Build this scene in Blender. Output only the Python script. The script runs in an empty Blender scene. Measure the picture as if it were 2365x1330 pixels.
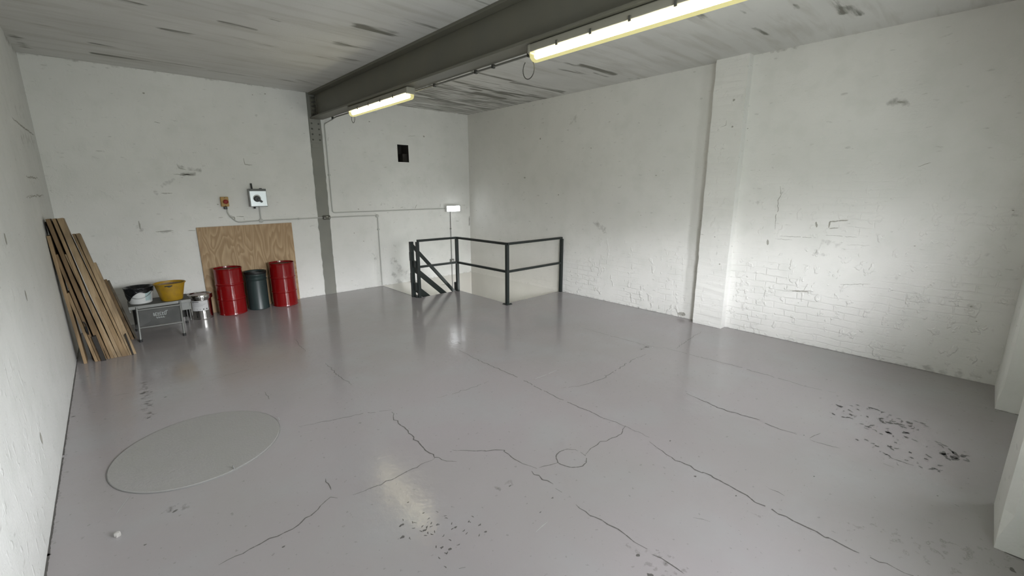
import bpy, math, random
import numpy as np
from mathutils import Vector, Matrix

random.seed(7)
rng = np.random.default_rng(7)
S = bpy.context.scene
COL = S.collection

# ------------------------------------------------------------------ camera
CAM_H = 1.7
FOC, PITCH, ROLL, YAW = 1003.38, 0.2208, -0.0026, 0.7433
CX, CY = 1182.5, 665.0
_fwd = Vector((math.sin(YAW) * math.cos(PITCH), math.cos(YAW) * math.cos(PITCH), -math.sin(PITCH)))
_rgt = Vector((math.cos(YAW), -math.sin(YAW), 0))
_up = _rgt.cross(_fwd)
RGT = _rgt * math.cos(ROLL) + _up * math.sin(ROLL)
UP = -_rgt * math.sin(ROLL) + _up * math.cos(ROLL)
cam_d = bpy.data.cameras.new('camera')
cam_d.sensor_width = 36
cam_d.lens = FOC / 2365 * 36
cam_d.clip_start = 0.02
cam = bpy.data.objects.new('camera', cam_d)
COL.objects.link(cam)
cam.matrix_world = Matrix(((RGT.x, UP.x, -_fwd.x, 0), (RGT.y, UP.y, -_fwd.y, 0), (RGT.z, UP.z, -_fwd.z, CAM_H), (0, 0, 0, 1)))
S.camera = cam

# ------------------------------------------------------------------ light levels
SKY = 155.0                                  # overcast daylight through the two windows
SKY_TOP, SKY_HOR, GROUND = 0.17, 0.78, 0.13
TUBE = 27.0
EMER = 9.0
S.view_settings.view_transform = 'Standard'
S.view_settings.look = 'None'
S.view_settings.gamma = 1
S.view_settings.use_curve_mapping = False
S.view_settings.exposure = 0.0
S.cycles.max_bounces = 8; S.cycles.diffuse_bounces = 4; S.cycles.glossy_bounces = 3; S.cycles.use_denoising = True
S.cycles.use_adaptive_sampling = True; S.cycles.adaptive_threshold = 0.03

# room
XL, XR, YB, H = -0.457, 5.567, 7.347, 3.163
YF = -0.27          # inner face of the front wall piers
YO = -0.66          # outer face of the front wall
SILL, HEAD = 0.98, 2.12
W2 = (0.40, 2.93)   # recess behind the camera
G2 = (0.95, 2.35)   # glazed part of it
W1 = (3.38, 4.95)   # recess between the two piers
G1 = (3.52, 3.95)   # glazed part of it

world = bpy.data.worlds.new('overcast_sky')
S.world = world
world.use_nodes = True
wn, wl = world.node_tree.nodes, world.node_tree.links
wn.clear()
wo = wn.new('ShaderNodeOutputWorld'); wb = wn.new('ShaderNodeBackground')
tc = wn.new('ShaderNodeTexCoord'); sx = wn.new('ShaderNodeSeparateXYZ'); cr = wn.new('ShaderNodeValToRGB')
wl.new(tc.outputs['Generated'], sx.inputs[0]); wl.new(sx.outputs['Z'], cr.inputs[0])
cr.color_ramp.elements[0].position = 0.0
cr.color_ramp.elements[0].color = (GROUND * .95, GROUND, GROUND * .98, 1)
cr.color_ramp.elements[1].position = 1.0
cr.color_ramp.elements[1].color = (SKY_TOP * .985, SKY_TOP * .965, SKY_TOP * 1.03, 1)
e = cr.color_ramp.elements.new(0.02); e.color = (GROUND, GROUND, GROUND, 1)
FAR = .28   # buildings across the street
e = cr.color_ramp.elements.new(0.04); e.color = (FAR, FAR, FAR * 1.02, 1)
e = cr.color_ramp.elements.new(0.13); e.color = (FAR, FAR, FAR * 1.02, 1)
e = cr.color_ramp.elements.new(0.52); e.color = (SKY_TOP * .985, SKY_TOP * .965, SKY_TOP * 1.03, 1)
e = cr.color_ramp.elements.new(0.19); e.color = (SKY_HOR * .985, SKY_HOR * .965, SKY_HOR * 1.02, 1)
wb.inputs[1].default_value = SKY; wl.new(cr.outputs[0], wb.inputs[0]); wl.new(wb.outputs[0], wo.inputs[0])

def portal(name, x0, x1, z0, z1, y):
    d = bpy.data.lights.new(name, 'AREA'); d.shape = 'RECTANGLE'
    d.size = x1 - x0; d.size_y = z1 - z0; d.cycles.is_portal = True
    o = bpy.data.objects.new(name, d); COL.objects.link(o)
    o.location = ((x0 + x1) / 2, y, (z0 + z1) / 2); o.rotation_euler = (math.radians(90), 0, 0)
portal('window_portal', G2[0], G2[1], SILL, HEAD, YO - .02)
portal('window_portal', G1[0], G1[1], SILL, HEAD, YO - .02)

# ------------------------------------------------------------------ pixel -> point on a real plane
def at(u, v, axis, val):
    d = RGT * (u - CX) + UP * (-(v - CY)) + _fwd * FOC
    i = 'xyz'.index(axis)
    o = Vector((0, 0, CAM_H)); t = (val - o[i]) / d[i]
    return o + d * t

# ------------------------------------------------------------------ mesh helpers
class MB:
    def __init__(s): s.v = []; s.f = []; s.m = []
    def add(s, vs, fs, mi=0):
        b = len(s.v); s.v += [tuple(v) for v in vs]; s.f += [tuple(b + i for i in f) for f in fs]; s.m += [mi] * len(fs); return s
    def box(s, a, b, R=None, c=None, mi=0):
        vs = [Vector((x, y, z)) for x in (a[0], b[0]) for y in (a[1], b[1]) for z in (a[2], b[2])]
        if R is not None:
            c = Vector(c) if c is not None else (Vector(a) + Vector(b)) / 2
            vs = [R @ (v - c) + c for v in vs]
        return s.add(vs, [(0, 1, 3, 2), (4, 6, 7, 5), (0, 4, 5, 1), (2, 3, 7, 6), (0, 2, 6, 4), (1, 5, 7, 3)], mi)
    def bar(s, p, q, w, h, up=(0, 0, 1), mi=0):
        p, q = Vector(p), Vector(q); d = (q - p).normalized(); u = Vector(up)
        x = d.cross(u).normalized(); y = x.cross(d)
        vs = [c + x * w / 2 * a + y * h / 2 * b for c in (p, q) for a, b in ((-1, -1), (1, -1), (1, 1), (-1, 1))]
        return s.add(vs, [(3, 2, 1, 0), (4, 5, 6, 7), (0, 1, 5, 4), (1, 2, 6, 5), (2, 3, 7, 6), (3, 0, 4, 7)], mi)
    def tube(s, path, r, n=10, mi=0, cap=True):
        P = [Vector(p) for p in path]; rings = []; k = len(P); prev = None
        for i in range(k):
            d = (P[min(i + 1, k - 1)] - P[max(i - 1, 0)]).normalized()
            if prev is None:
                a = Vector((0, 0, 1)) if abs(d.z) < .9 else Vector((1, 0, 0))
                x = d.cross(a).normalized()
            else:
                x = (prev - d * prev.dot(d)).normalized()
            prev = x; y = d.cross(x)
            rr = r[i] if isinstance(r, (list, tuple)) else r
            rings.append([P[i] + (x * math.cos(t) + y * math.sin(t)) * rr for t in [2 * math.pi * j / n for j in range(n)]])
        vs = [v for ring in rings for v in ring]
        fs = [(i * n + j, i * n + (j + 1) % n, (i + 1) * n + (j + 1) % n, (i + 1) * n + j) for i in range(k - 1) for j in range(n)]
        if cap: fs += [tuple(range(n))[::-1], tuple((k - 1) * n + j for j in range(n))]
        return s.add(vs, fs, mi)
    def lathe(s, prof, c, n=48, mi=0, axis='z', closed=True):
        c = Vector(c); vs = []; k = len(prof)
        for r, h in prof:
            for j in range(n):
                t = 2 * math.pi * j / n; a, b = r * math.cos(t), r * math.sin(t)
                vs.append(c + (Vector((a, b, h)) if axis == 'z' else Vector((a, h, b)) if axis == 'y' else Vector((h, a, b))))
        fs = [(i * n + j, i * n + (j + 1) % n, (i + 1) * n + (j + 1) % n, (i + 1) * n + j) for i in range(k - 1) for j in range(n)]
        if axis == 'y': fs = [f[::-1] for f in fs]
        if closed:
            fs += [tuple(range(n)), tuple((k - 1) * n + j for j in range(n))]
        return s.add(vs, fs, mi)
    def prism(s, poly, z0, z1, mi=0):
        n = len(poly); vs = [(x, y, z0) for x, y in poly] + [(x, y, z1) for x, y in poly]
        return s.add(vs, [tuple(range(n))[::-1], tuple(range(n, 2 * n))] + [(i, (i + 1) % n, n + (i + 1) % n, n + i) for i in range(n)], mi)
    def obj(s, name, mat, parent=None, bevel=0, smooth=False, ang=35):
        me = bpy.data.meshes.new(name); me.from_pydata([tuple(v) for v in s.v], [], s.f)
        for m in (mat if isinstance(mat, (list, tuple)) else [mat]): me.materials.append(m)
        me.polygons.foreach_set('material_index', s.m)
        me.validate(); me.update()
        if smooth:
            me.polygons.foreach_set('use_smooth', [True] * len(me.polygons))
            me.set_sharp_from_angle(angle=math.radians(ang))
        o = bpy.data.objects.new(name, me); COL.objects.link(o)
        if parent is not None:
            o.parent = parent
            if parent.type == 'EMPTY': o.location = -parent.location
        if bevel:
            b = o.modifiers.new('bevel', 'BEVEL'); b.width = bevel; b.segments = 2; b.limit_method = 'ANGLE'; b.angle_limit = math.radians(40)
        return o

def tag(o, label=None, cat=None, group=None, kind=None):
    if label: o['label'] = label
    if cat: o['category'] = cat
    if group: o['group'] = group
    if kind: o['kind'] = kind
    return o
def thing(name, loc, label, cat, group=None):
    o = bpy.data.objects.new(name, None); COL.objects.link(o); o.location = loc
    o.empty_display_size = .1
    return tag(o, label, cat, group)
def bend(p, c, q, r=.05, n=6):
    """rounded corner p-c-q"""
    p, c, q = Vector(p), Vector(c), Vector(q)
    a = c + (p - c).normalized() * r; b = c + (q - c).normalized() * r
    return [a * (1 - t) ** 2 + c * 2 * t * (1 - t) + b * t * t for t in [i / n for i in range(n + 1)]]

# ------------------------------------------------------------------ materials
def mat(name, col, rough=.5, metal=0, bump=None, var=None, coat=0, spec=None, emit=None):
    m = bpy.data.materials.new(name); m.use_nodes = True
    nt = m.node_tree; N, L = nt.nodes, nt.links; b = N['Principled BSDF']
    b.inputs['Base Color'].default_value = (*col, 1); b.inputs['Roughness'].default_value = rough
    b.inputs['Metallic'].default_value = metal; b.inputs['Coat Weight'].default_value = coat
    if spec is not None: b.inputs['Specular IOR Level'].default_value = spec
    if emit:
        b.inputs['Emission Color'].default_value = (*emit[0], 1); b.inputs['Emission Strength'].default_value = emit[1]
    t = N.new('ShaderNodeTexCoord')
    if var:    # (scale, amount, second colour)
        n = N.new('ShaderNodeTexNoise'); n.inputs['Scale'].default_value = var[0]; n.inputs['Detail'].default_value = 5
        L.new(t.outputs['Object'], n.inputs['Vector'])
        r = N.new('ShaderNodeMapRange'); r.inputs[1].default_value = .35; r.inputs[2].default_value = .65; r.inputs[3].default_value = 0; r.inputs[4].default_value = var[1]
        L.new(n.outputs['Fac'], r.inputs[0])
        x = N.new('ShaderNodeMix'); x.data_type = 'RGBA'; x.inputs[6].default_value = (*col, 1); x.inputs[7].default_value = (*var[2], 1)
        L.new(r.outputs[0], x.inputs[0]); L.new(x.outputs[2], b.inputs['Base Color'])
    if bump:   # (scale, strength, distance)
        n = N.new('ShaderNodeTexNoise'); n.inputs['Scale'].default_value = bump[0]; n.inputs['Detail'].default_value = 4
        L.new(t.outputs['Object'], n.inputs['Vector'])
        k = N.new('ShaderNodeBump'); k.inputs['Strength'].default_value = bump[1]; k.inputs['Distance'].default_value = bump[2]
        L.new(n.outputs['Fac'], k.inputs['Height']); L.new(k.outputs[0], b.inputs['Normal'])
    return m

class NT:
    """terse node building"""
    def __init__(s, name):
        s.m = bpy.data.materials.new(name); s.m.use_nodes = True
        s.N, s.L = s.m.node_tree.nodes, s.m.node_tree.links; s.b = s.N['Principled BSDF']
        s.tc = s.N.new('ShaderNodeTexCoord').outputs['Object']
    def put(s, inp, v):
        if hasattr(v, 'links') or isinstance(v, bpy.types.NodeSocket): s.L.new(v, inp)
        else: inp.default_value = v
    def noise(s, scale, detail=4, vec=None, rough=.5, dist=0):
        n = s.N.new('ShaderNodeTexNoise'); n.inputs['Scale'].default_value = scale; n.inputs['Detail'].default_value = detail
        n.inputs['Roughness'].default_value = rough; n.inputs['Distortion'].default_value = dist
        s.L.new(vec if vec is not None else s.tc, n.inputs['Vector']); return n.outputs['Fac']
    def maps(s, sc, rot=(0, 0, 0)):
        n = s.N.new('ShaderNodeMapping'); n.inputs['Scale'].default_value = sc; n.inputs['Rotation'].default_value = rot
        s.L.new(s.tc, n.inputs['Vector']); return n.outputs[0]
    def rng(s, v, a, b, c=0, d=1, smooth=False):
        n = s.N.new('ShaderNodeMapRange'); s.put(n.inputs[0], v)
        if smooth: n.interpolation_type = 'SMOOTHSTEP'
        for i, k in enumerate((a, b, c, d)): n.inputs[i + 1].default_value = k
        return n.outputs[0]
    def math(s, op, a, b=0.0, c=0.0):
        n = s.N.new('ShaderNodeMath'); n.operation = op; s.put(n.inputs[0], a); s.put(n.inputs[1], b); s.put(n.inputs[2], c); return n.outputs[0]
    def mix(s, f, a, b):
        n = s.N.new('ShaderNodeMix'); n.data_type = 'RGBA'; s.put(n.inputs[0], f)
        for i, k in ((6, a), (7, b)):
            if isinstance(k, tuple): n.inputs[i].default_value = (*k, 1)
            else: s.L.new(k, n.inputs[i])
        return n.outputs[2]
    def attr(s, name):
        n = s.N.new('ShaderNodeAttribute'); n.attribute_name = name; return n.outputs['Fac']
    def bump(s, h, st, dist, prev=None):
        n = s.N.new('ShaderNodeBump'); n.inputs['Strength'].default_value = st; n.inputs['Distance'].default_value = dist
        s.L.new(h, n.inputs['Height'])
        if prev is not None: s.L.new(prev, n.inputs['Normal'])
        return n.outputs[0]
    def done(s, col, rough, normal=None):
        s.put(s.b.inputs['Base Color'], col if not isinstance(col, tuple) else (*col, 1)); s.put(s.b.inputs['Roughness'], rough)
        if normal is not None: s.L.new(normal, s.b.inputs['Normal'])
        return s.m

def wall_mat(name, axis, base=(.80, .793, .768), brick=1.0, grain=1.0):
    t = NT(name)
    big = t.noise(.9, 3); mid = t.noise(4.5, 4); fine = t.noise(70, 3)
    c = t.mix(t.rng(big, .35, .65), base, tuple(k * .93 for k in base))
    c = t.mix(t.rng(mid, .48, .72, 0, .42), c, (base[0] * .84, base[1] * .86, base[2] * .84))
    d = t.attr('dirt_and_tone')
    df = t.math('MULTIPLY', t.rng(t.math('ADD', d, t.math('MULTIPLY', t.math('SUBTRACT', t.noise(16, 5), .5), .9)), .35, .85), t.rng(d, .02, .25))
    c = t.mix(df, c, (.17, .165, .145))
    wm = t.attr('warm')
    c = t.mix(wm, c, (.60, .575, .52))
    # a few scuffs
    sc = t.rng(t.noise(9, 5, t.maps((1, 1, 3.4))), .66, .74, 0, .38)
    c = t.mix(sc, c, (.33, .325, .30))
    br = t.N.new('ShaderNodeTexBrick')
    cb = t.N.new('ShaderNodeCombineXYZ'); sp = t.N.new('ShaderNodeSeparateXYZ')
    wob = t.N.new('ShaderNodeVectorMath'); wob.operation = 'ADD'
    ns = t.N.new('ShaderNodeTexNoise'); ns.inputs['Scale'].default_value = 5; ns.inputs['Detail'].default_value = 2
    t.L.new(t.tc, ns.inputs['Vector'])
    vs = t.N.new('ShaderNodeVectorMath'); vs.operation = 'MULTIPLY_ADD'
    t.L.new(ns.outputs['Color'], vs.inputs[0]); vs.inputs[1].default_value = (.05,) * 3; t.L.new(t.tc, vs.inputs[2])
    t.L.new(vs.outputs[0], sp.inputs[0])
    t.L.new(sp.outputs['XYZ'.index(axis)], cb.inputs[0]); t.L.new(sp.outputs[2], cb.inputs[1])
    t.L.new(cb.outputs[0], br.inputs['Vector'])
    br.inputs['Scale'].default_value = 1; br.inputs['Brick Width'].default_value = .225; br.inputs['Row Height'].default_value = .075
    br.inputs['Mortar Size'].default_value = .009; br.inputs['Mortar Smooth'].default_value = .6
    mort = br.outputs['Fac']
    mask = t.math('MULTIPLY', t.attr('brick'), t.rng(t.noise(2.6, 4), .44, .66, .03, .8))
    hgt = t.math('MULTIPLY', t.math('MULTIPLY', mort, mask), -1.0 * brick)
    chip = t.math('MULTIPLY', t.rng(t.noise(13, 3, t.maps((1, 1.0, .8))), .60, .66, 0, 1), t.math('MULTIPLY', t.attr('brick'), .9))
    hgt = t.math('ADD', hgt, chip)
    n1 = t.bump(hgt, .9, .006)
    n2 = t.bump(mid, .35, .02, n1)
    n3 = t.bump(fine, .30 * grain, .004, n2)
    c = t.mix(t.math('MULTIPLY', t.math('MULTIPLY', mort, mask), .07), c, (.45, .45, .43))
    t.b.inputs['Specular IOR Level'].default_value = .3
    return t.done(c, .62, n3)

M_back = wall_mat('painted_back_wall', 'X', brick=.35)
M_right = wall_mat('painted_brick_wall', 'Y', brick=.75)
M_left = wall_mat('rough_plaster_wall', 'Y', base=(.71, .715, .70), brick=.25, grain=2.2)
M_front = wall_mat('painted_front_wall', 'X', base=(.80, .80, .77), brick=.2)

M_lower = mat('cream_lower_wall_paint', (.60, .58, .53), .7, bump=(60, .3, .004), var=(3, .5, (.55, .53, .485)))
# ceiling: painted concrete, board marks along X
t = NT('painted_concrete_ceiling')
st = t.noise(1, 4, t.maps((.9, 7.5, 1)), .6, .4)
st2 = t.noise(1, 5, t.maps((2.2, 20, 1)), .55)
c = t.mix(t.rng(t.noise(1.1, 3), .35, .65), (.70, .695, .67), (.62, .615, .59))
c = t.mix(t.rng(st, .48, .78, 0, .55), c, (.38, .36, .305))
d = t.attr('dirt_and_tone')
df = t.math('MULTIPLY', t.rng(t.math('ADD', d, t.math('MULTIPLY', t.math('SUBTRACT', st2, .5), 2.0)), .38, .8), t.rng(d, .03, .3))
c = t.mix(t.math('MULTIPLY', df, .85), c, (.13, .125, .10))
nm = t.bump(st2, .4, .008); nm = t.bump(t.noise(60, 3), .3, .004, nm)
M_ceil = t.done(c, .75, nm)

# floor: grey floor paint, semi gloss
t = NT('grey_floor_paint')
big = t.noise(.55, 3); pat = t.noise(1.7, 4)
c = t.mix(t.rng(big, .38, .62), (.322, .298, .308), (.306, .290, .290))
c = t.mix(t.rng(pat, .48, .68, 0, .5), c, (.325, .328, .334))
c = t.mix(t.rng(t.noise(34, 4), .66, .72, 0, .5), c, (.18, .175, .17))
d = t.attr('dirt_and_tone')
df = t.math('MULTIPLY', t.rng(t.math('ADD', d, t.math('MULTIPLY', t.math('SUBTRACT', t.noise(24, 5), .5), 1.5)), .45, .75), t.rng(d, .05, .3))
c = t.mix(t.math('MULTIPLY', df, .85), c, (.09, .086, .08))
w = t.attr('wear')
wf = t.math('MULTIPLY', t.rng(t.math('ADD', w, t.math('MULTIPLY', t.math('SUBTRACT', t.noise(1, 5, t.maps((15, 40, 1), (0, 0, .25)), .6), .5), 3.4)), .78, .95), t.rng(w, .08, .35))
c = t.mix(t.math('MULTIPLY', wf, .9), c, (.085, .085, .083))
ro = t.math('ADD', t.rng(t.noise(2.2, 4), .3, .7, .11, .19), t.math('MULTIPLY', df, .3))
ro = t.math('ADD', ro, t.math('MULTIPLY', wf, .3))
nm = t.bump(t.noise(5, 3), .10, .02); nm = t.bump(t.noise(22, 3), .22, .004, nm); nm = t.bump(t.noise(90, 3), .10, .002, nm)
nm = t.bump(t.math('MULTIPLY', wf, -1.0), .6, .002, nm)
t.b.inputs['Specular IOR Level'].default_value = .55
M_floor = t.done(c, ro, nm)
M_crack = mat('floor_crack_dirt', (.10, .095, .09), .9)
M_scratch = mat('floor_scratch', (.33, .33, .325), .6)
M_scrape = mat('scraped_bare_concrete', (.125, .122, .12), .6)
M_gap = mat('skirting_gap_dirt', (.05, .047, .04), .95)
M_bare = mat('bare_brick_patch', (.30, .30, .29), .9)
M_chipmark = mat('chipped_joint', (.38, .37, .335), .95)
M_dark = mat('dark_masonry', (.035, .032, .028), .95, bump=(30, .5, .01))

M_steel = mat('grey_olive_steel_paint', (.150, .142, .110), .45, bump=(45, .12, .003), var=(3, .5, (.125, .123, .105)))
M_column = mat('grey_column_paint', (.245, .242, .212), .5, bump=(45, .15, .003), var=(4, .5, (.20, .20, .185)))
M_bolt = mat('dark_bolt', (.09, .088, .075), .6)
M_rail = mat('dark_green_rail_paint', (.011, .016, .0145), .42, bump=(60, .08, .002))
M_conduit = mat('painted_conduit', (.50, .50, .475), .5)
M_condgrey = mat('galvanised_conduit', (.22, .22, .20), .4, metal=.5)
M_clip = mat('dark_clip', (.04, .04, .035), .6)
M_housing = mat('fitting_grey_plastic', (.30, .285, .24), .5, bump=(30, .1, .003))
M_black = mat('black_plastic', (.012, .012, .012), .4)
M_white = mat('white_plastic', (.75, .75, .74), .4)

def emis(name, col, s):
    m = bpy.data.materials.new(name); m.use_nodes = True; N, L = m.node_tree.nodes, m.node_tree.links
    N.clear(); o = N.new('ShaderNodeOutputMaterial'); e = N.new('ShaderNodeEmission')
    e.inputs[0].default_value = (*col, 1); e.inputs[1].default_value = s; L.new(e.outputs[0], o.inputs[0]); return m
M_tube = emis('lit_fluorescent_tube', (1, .93, .70), TUBE)
M_emer = emis('lit_bulkhead_diffuser', (.93, .97, 1), EMER)
def shell(name, tcol, ecol, es, f):
    m = bpy.data.materials.new(name); m.use_nodes = True; N, L = m.node_tree.nodes, m.node_tree.links
    N.clear(); o = N.new('ShaderNodeOutputMaterial'); e = N.new('ShaderNodeEmission'); tr = N.new('ShaderNodeBsdfTransparent'); x = N.new('ShaderNodeMixShader')
    e.inputs[0].default_value = (*ecol, 1); e.inputs[1].default_value = es; tr.inputs[0].default_value = (*tcol, 1); x.inputs[0].default_value = f
    L.new(tr.outputs[0], x.inputs[1]); L.new(e.outputs[0], x.inputs[2]); L.new(x.outputs[0], o.inputs[0]); return m
M_diff = shell('glowing_clear_diffuser', (1, .98, .85), (1, .93, .42), .95, .45)
def glass():
    m = bpy.data.materials.new('window_glass'); m.use_nodes = True; N, L = m.node_tree.nodes, m.node_tree.links
    N.clear(); o = N.new('ShaderNodeOutputMaterial'); g = N.new('ShaderNodeBsdfGlossy'); g.inputs['Roughness'].default_value = .02
    tr = N.new('ShaderNodeBsdfTransparent'); tr.inputs[0].default_value = (.93, .95, .94, 1); x = N.new('ShaderNodeMixShader'); lw_ = N.new('ShaderNodeLayerWeight'); fr = N.new('ShaderNodeMath'); fr.operation = 'POWER'; fr.inputs[1].default_value = 5; L.new(lw_.outputs['Facing'], fr.inputs[0])
    fs = N.new('ShaderNodeMath'); fs.operation = 'MULTIPLY_ADD'; fs.inputs[1].default_value = .9; fs.inputs[2].default_value = .04; L.new(fr.outputs[0], fs.inputs[0])
    L.new(fs.outputs[0], x.inputs[0]); L.new(tr.outputs[0], x.inputs[1]); L.new(g.outputs[0], x.inputs[2]); L.new(x.outputs[0], o.inputs[0]); return m
M_glass = glass()

# ------------------------------------------------------------------ painted attribute grids
def seg_dist(P, a, b):
    a, b = np.array(a, float), np.array(b, float); d = b - a; L = (d @ d) + 1e-12
    tt = np.clip(((P - a) @ d) / L, 0, 1)
    return np.linalg.norm(P - (a + tt[:, None] * d), axis=1)
def cuts(lo, hi, step, extra=()):
    xs = set(np.round(np.linspace(lo, hi, max(2, int(round((hi - lo) / step)) + 1)), 4).tolist())
    for e_ in extra:
        if lo < e_ < hi:
            xs = {x for x in xs if abs(x - e_) > step * .4 or x in (round(lo, 4), round(hi, 4))}
            xs.add(e_)
    return np.array(sorted(xs))
def grid(name, us, vs, place, keep, mats, stains=None, flip=False, extra=None, jitter=None):
    U, V = np.meshgrid(us, vs, indexing='ij'); nu, nv = len(us), len(vs)
    P = np.stack([U.ravel(), V.ravel()], 1)
    co = place(P[:, 0], P[:, 1]).astype(np.float32)
    I = np.arange(nu * nv).reshape(nu, nv)
    q = np.stack([I[:-1, :-1], I[1:, :-1], I[1:, 1:], I[:-1, 1:]], -1).reshape(-1, 4)
    cen = P[q].mean(1); k = keep(cen[:, 0], cen[:, 1]); q = q[k]
    if flip: q = q[:, ::-1]
    v = [tuple(map(float, c)) for c in co]; f = [tuple(map(int, c)) for c in q]; mi = [0] * len(f)
    if extra:
        b = len(v); v += [tuple(x) for x in extra.v]; f += [tuple(b + i for i in g) for g in extra.f]; mi += extra.m
    me = bpy.data.meshes.new(name); me.from_pydata(v, [], f)
    for m in mats: me.materials.append(m)
    me.polygons.foreach_set('material_index', mi)
    for an, arr in (stains(P) if stains else {}).items():
        full = np.full(len(v), .4 if an == 'brick' else 0, np.float32); full[:len(arr)] = arr
        a = me.attributes.new(an, 'FLOAT', 'POINT'); a.data.foreach_set('value', full)
    me.update()
    o = bpy.data.objects.new(name, me); COL.objects.link(o); tag(o, kind='structure')
    return o
def blob(P, a, b, w, s, soft=1.0):
    return s * np.exp(-(seg_dist(P, a, b) / w) ** 2 * soft)

# jagged ribbon lying on a plane: pts 2D -> faces via place2(u, v)
def ribbon(mb, pts, w, place, mi, jag=.006, step=.035, taper=True):
    out = []
    for i in range(len(pts) - 1):
        a, b = np.array(pts[i]), np.array(pts[i + 1]); L = np.linalg.norm(b - a); n = max(1, int(L / step))
        for j in range(n): out.append(a + (b - a) * j / n)
    out.append(np.array(pts[-1])); n = len(out); out = np.array(out)
    if n > 2: out[1:-1] += rng.normal(0, jag, (n - 2, 2))
    for i in range(n - 1):
        if rng.random() < .05 and n > 6: continue
        d = out[i + 1] - out[i]; L = np.linalg.norm(d) + 1e-9; nn = np.array([-d[1], d[0]]) / L
        def ww(k):
            tt = k / (n - 1); return w * .5 * (0.35 + .65 * min(1, 4 * min(tt, 1 - tt)) if taper else 1) * (.6 + .8 * abs(math.sin(k * 1.7 + len(mb.v))))
        w0, w1 = ww(i), ww(i + 1)
        q = [out[i] - nn * w0, out[i + 1] - nn * w1, out[i + 1] + nn * w1, out[i] + nn * w0]
        mb.add([place(*x) for x in q], [(0, 1, 2, 3)], mi)
def patch(mb, c, ru, rv, place, mi, n=9, rough=.35):
    pts = []
    for j in range(n):
        a = 2 * math.pi * j / n; k = 1 + rng.uniform(-rough, rough); pts.append(place(c[0] + ru * k * math.cos(a), c[1] + rv * k * math.sin(a)))
    mb.add(pts, [tuple(range(n))], mi)

# ------------------------------------------------------------------ FLOOR
def fl(u, v): p = at(u, v, 'z', 0); return (p.x, p.y)
HOLE_X0, HOLE_X1, HOLE_Y1, HOLE_Y2 = 3.53, 4.33, 6.08, 4.83
def floor_keep(x, y):
    a = (x > HOLE_X0) & (y > HOLE_Y1); b = (x > HOLE_X1) & (y > HOLE_Y2); return ~(a | b)
crk = MB(); fz = lambda x, y: (x, y, .0006)
CR = [  # (pixel polyline, width)
    ([(1055, 806), (1120, 838), (1210, 878), (1250, 900), (1330, 937), (1440, 983), (1500, 1010)], .007),
    ([(1500, 1020), (1560, 1062), (1640, 1097), (1720, 1143), (1765, 1170), (1800, 1184), (1900, 1238), (1990, 1280), (2110, 1330)], .009),
    ([(1585, 908), (1650, 938), (1700, 955), (1745, 966), (1780, 983), (1840, 1003)], .009),
    ([(1870, 1015), (1900, 1025), (1940, 1035)], .005),
    ([(1530, 802), (1620, 825), (1700, 845), (1780, 868), (1860, 892), (1930, 907)], .006),
    ([(1345, 757), (1420, 778), (1490, 797), (1530, 805)], .005),
    ([(1562, 805), (1590, 785), (1620, 765)], .005),
    ([(1500, 815), (1465, 828), (1430, 850), (1395, 873), (1350, 888), (1300, 896)], .006),
    ([(905, 946), (912, 970), (945, 1000), (980, 1035), (1005, 1055), (1030, 1065), (1055, 1066)], .008),
    ([(905, 946), (840, 955), (760, 972), (690, 985)], .005),
    ([(1130, 880), (1090, 895), (1050, 908), (1010, 918)], .004),
    ([(1045, 1039), (1100, 1041), (1160, 1040), (1195, 1065), (1240, 1082)], .007),
    ([(1228, 1088), (1262, 1112), (1278, 1118)], .008),
    ([(1245, 1080), (1290, 1068)], .005),
    ([(1445, 983), (1430, 1005), (1390, 1020), (1365, 1035), (1352, 1050)], .006),
    ([(1330, 1165), (1375, 1195), (1430, 1225), (1470, 1252), (1495, 1268)], .007),
    ([(1283, 1128), (1298, 1137)], .007),
    ([(1005, 1057), (940, 1090), (880, 1118), (815, 1143)], .005),
    ([(780, 1150), (765, 1148), (740, 1170), (690, 1215), (640, 1238), (590, 1262), (540, 1285), (505, 1305)], .007),
    ([(752, 1105), (765, 1132)], .006),
    ([(752, 838), (775, 862), (812, 890)], .005),
    ([(612, 905), (622, 922)], .004),
    ([(680, 782), (705, 812)], .004),
    ([(300, 908), (260, 915)], .003),
    ([(480, 880), (540, 862), (600, 846)], .003),
    ([(2110, 1075), (2065, 1060)], .006), ([(2040, 1070), (2065, 1080)], .006),
    ([(1895, 1000), (1870, 1012)], .004), ([(2205, 1165), (2215, 1170)], .008),
    ([(1775, 1128), (1812, 1145)], .005), ([(1065, 795), (1058, 790)], .006),
    ([(1505, 1280), (1540, 1300), (1580, 1325)], .006),
    ([(1600, 1195), (1640, 1205)], .003),
    ([(1060, 1313), (1075, 1310)], .006),
]
for pl, w in CR: ribbon(crk, [fl(*p) for p in pl], w * .85, fz, 1, jag=.006, step=.03)
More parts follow.
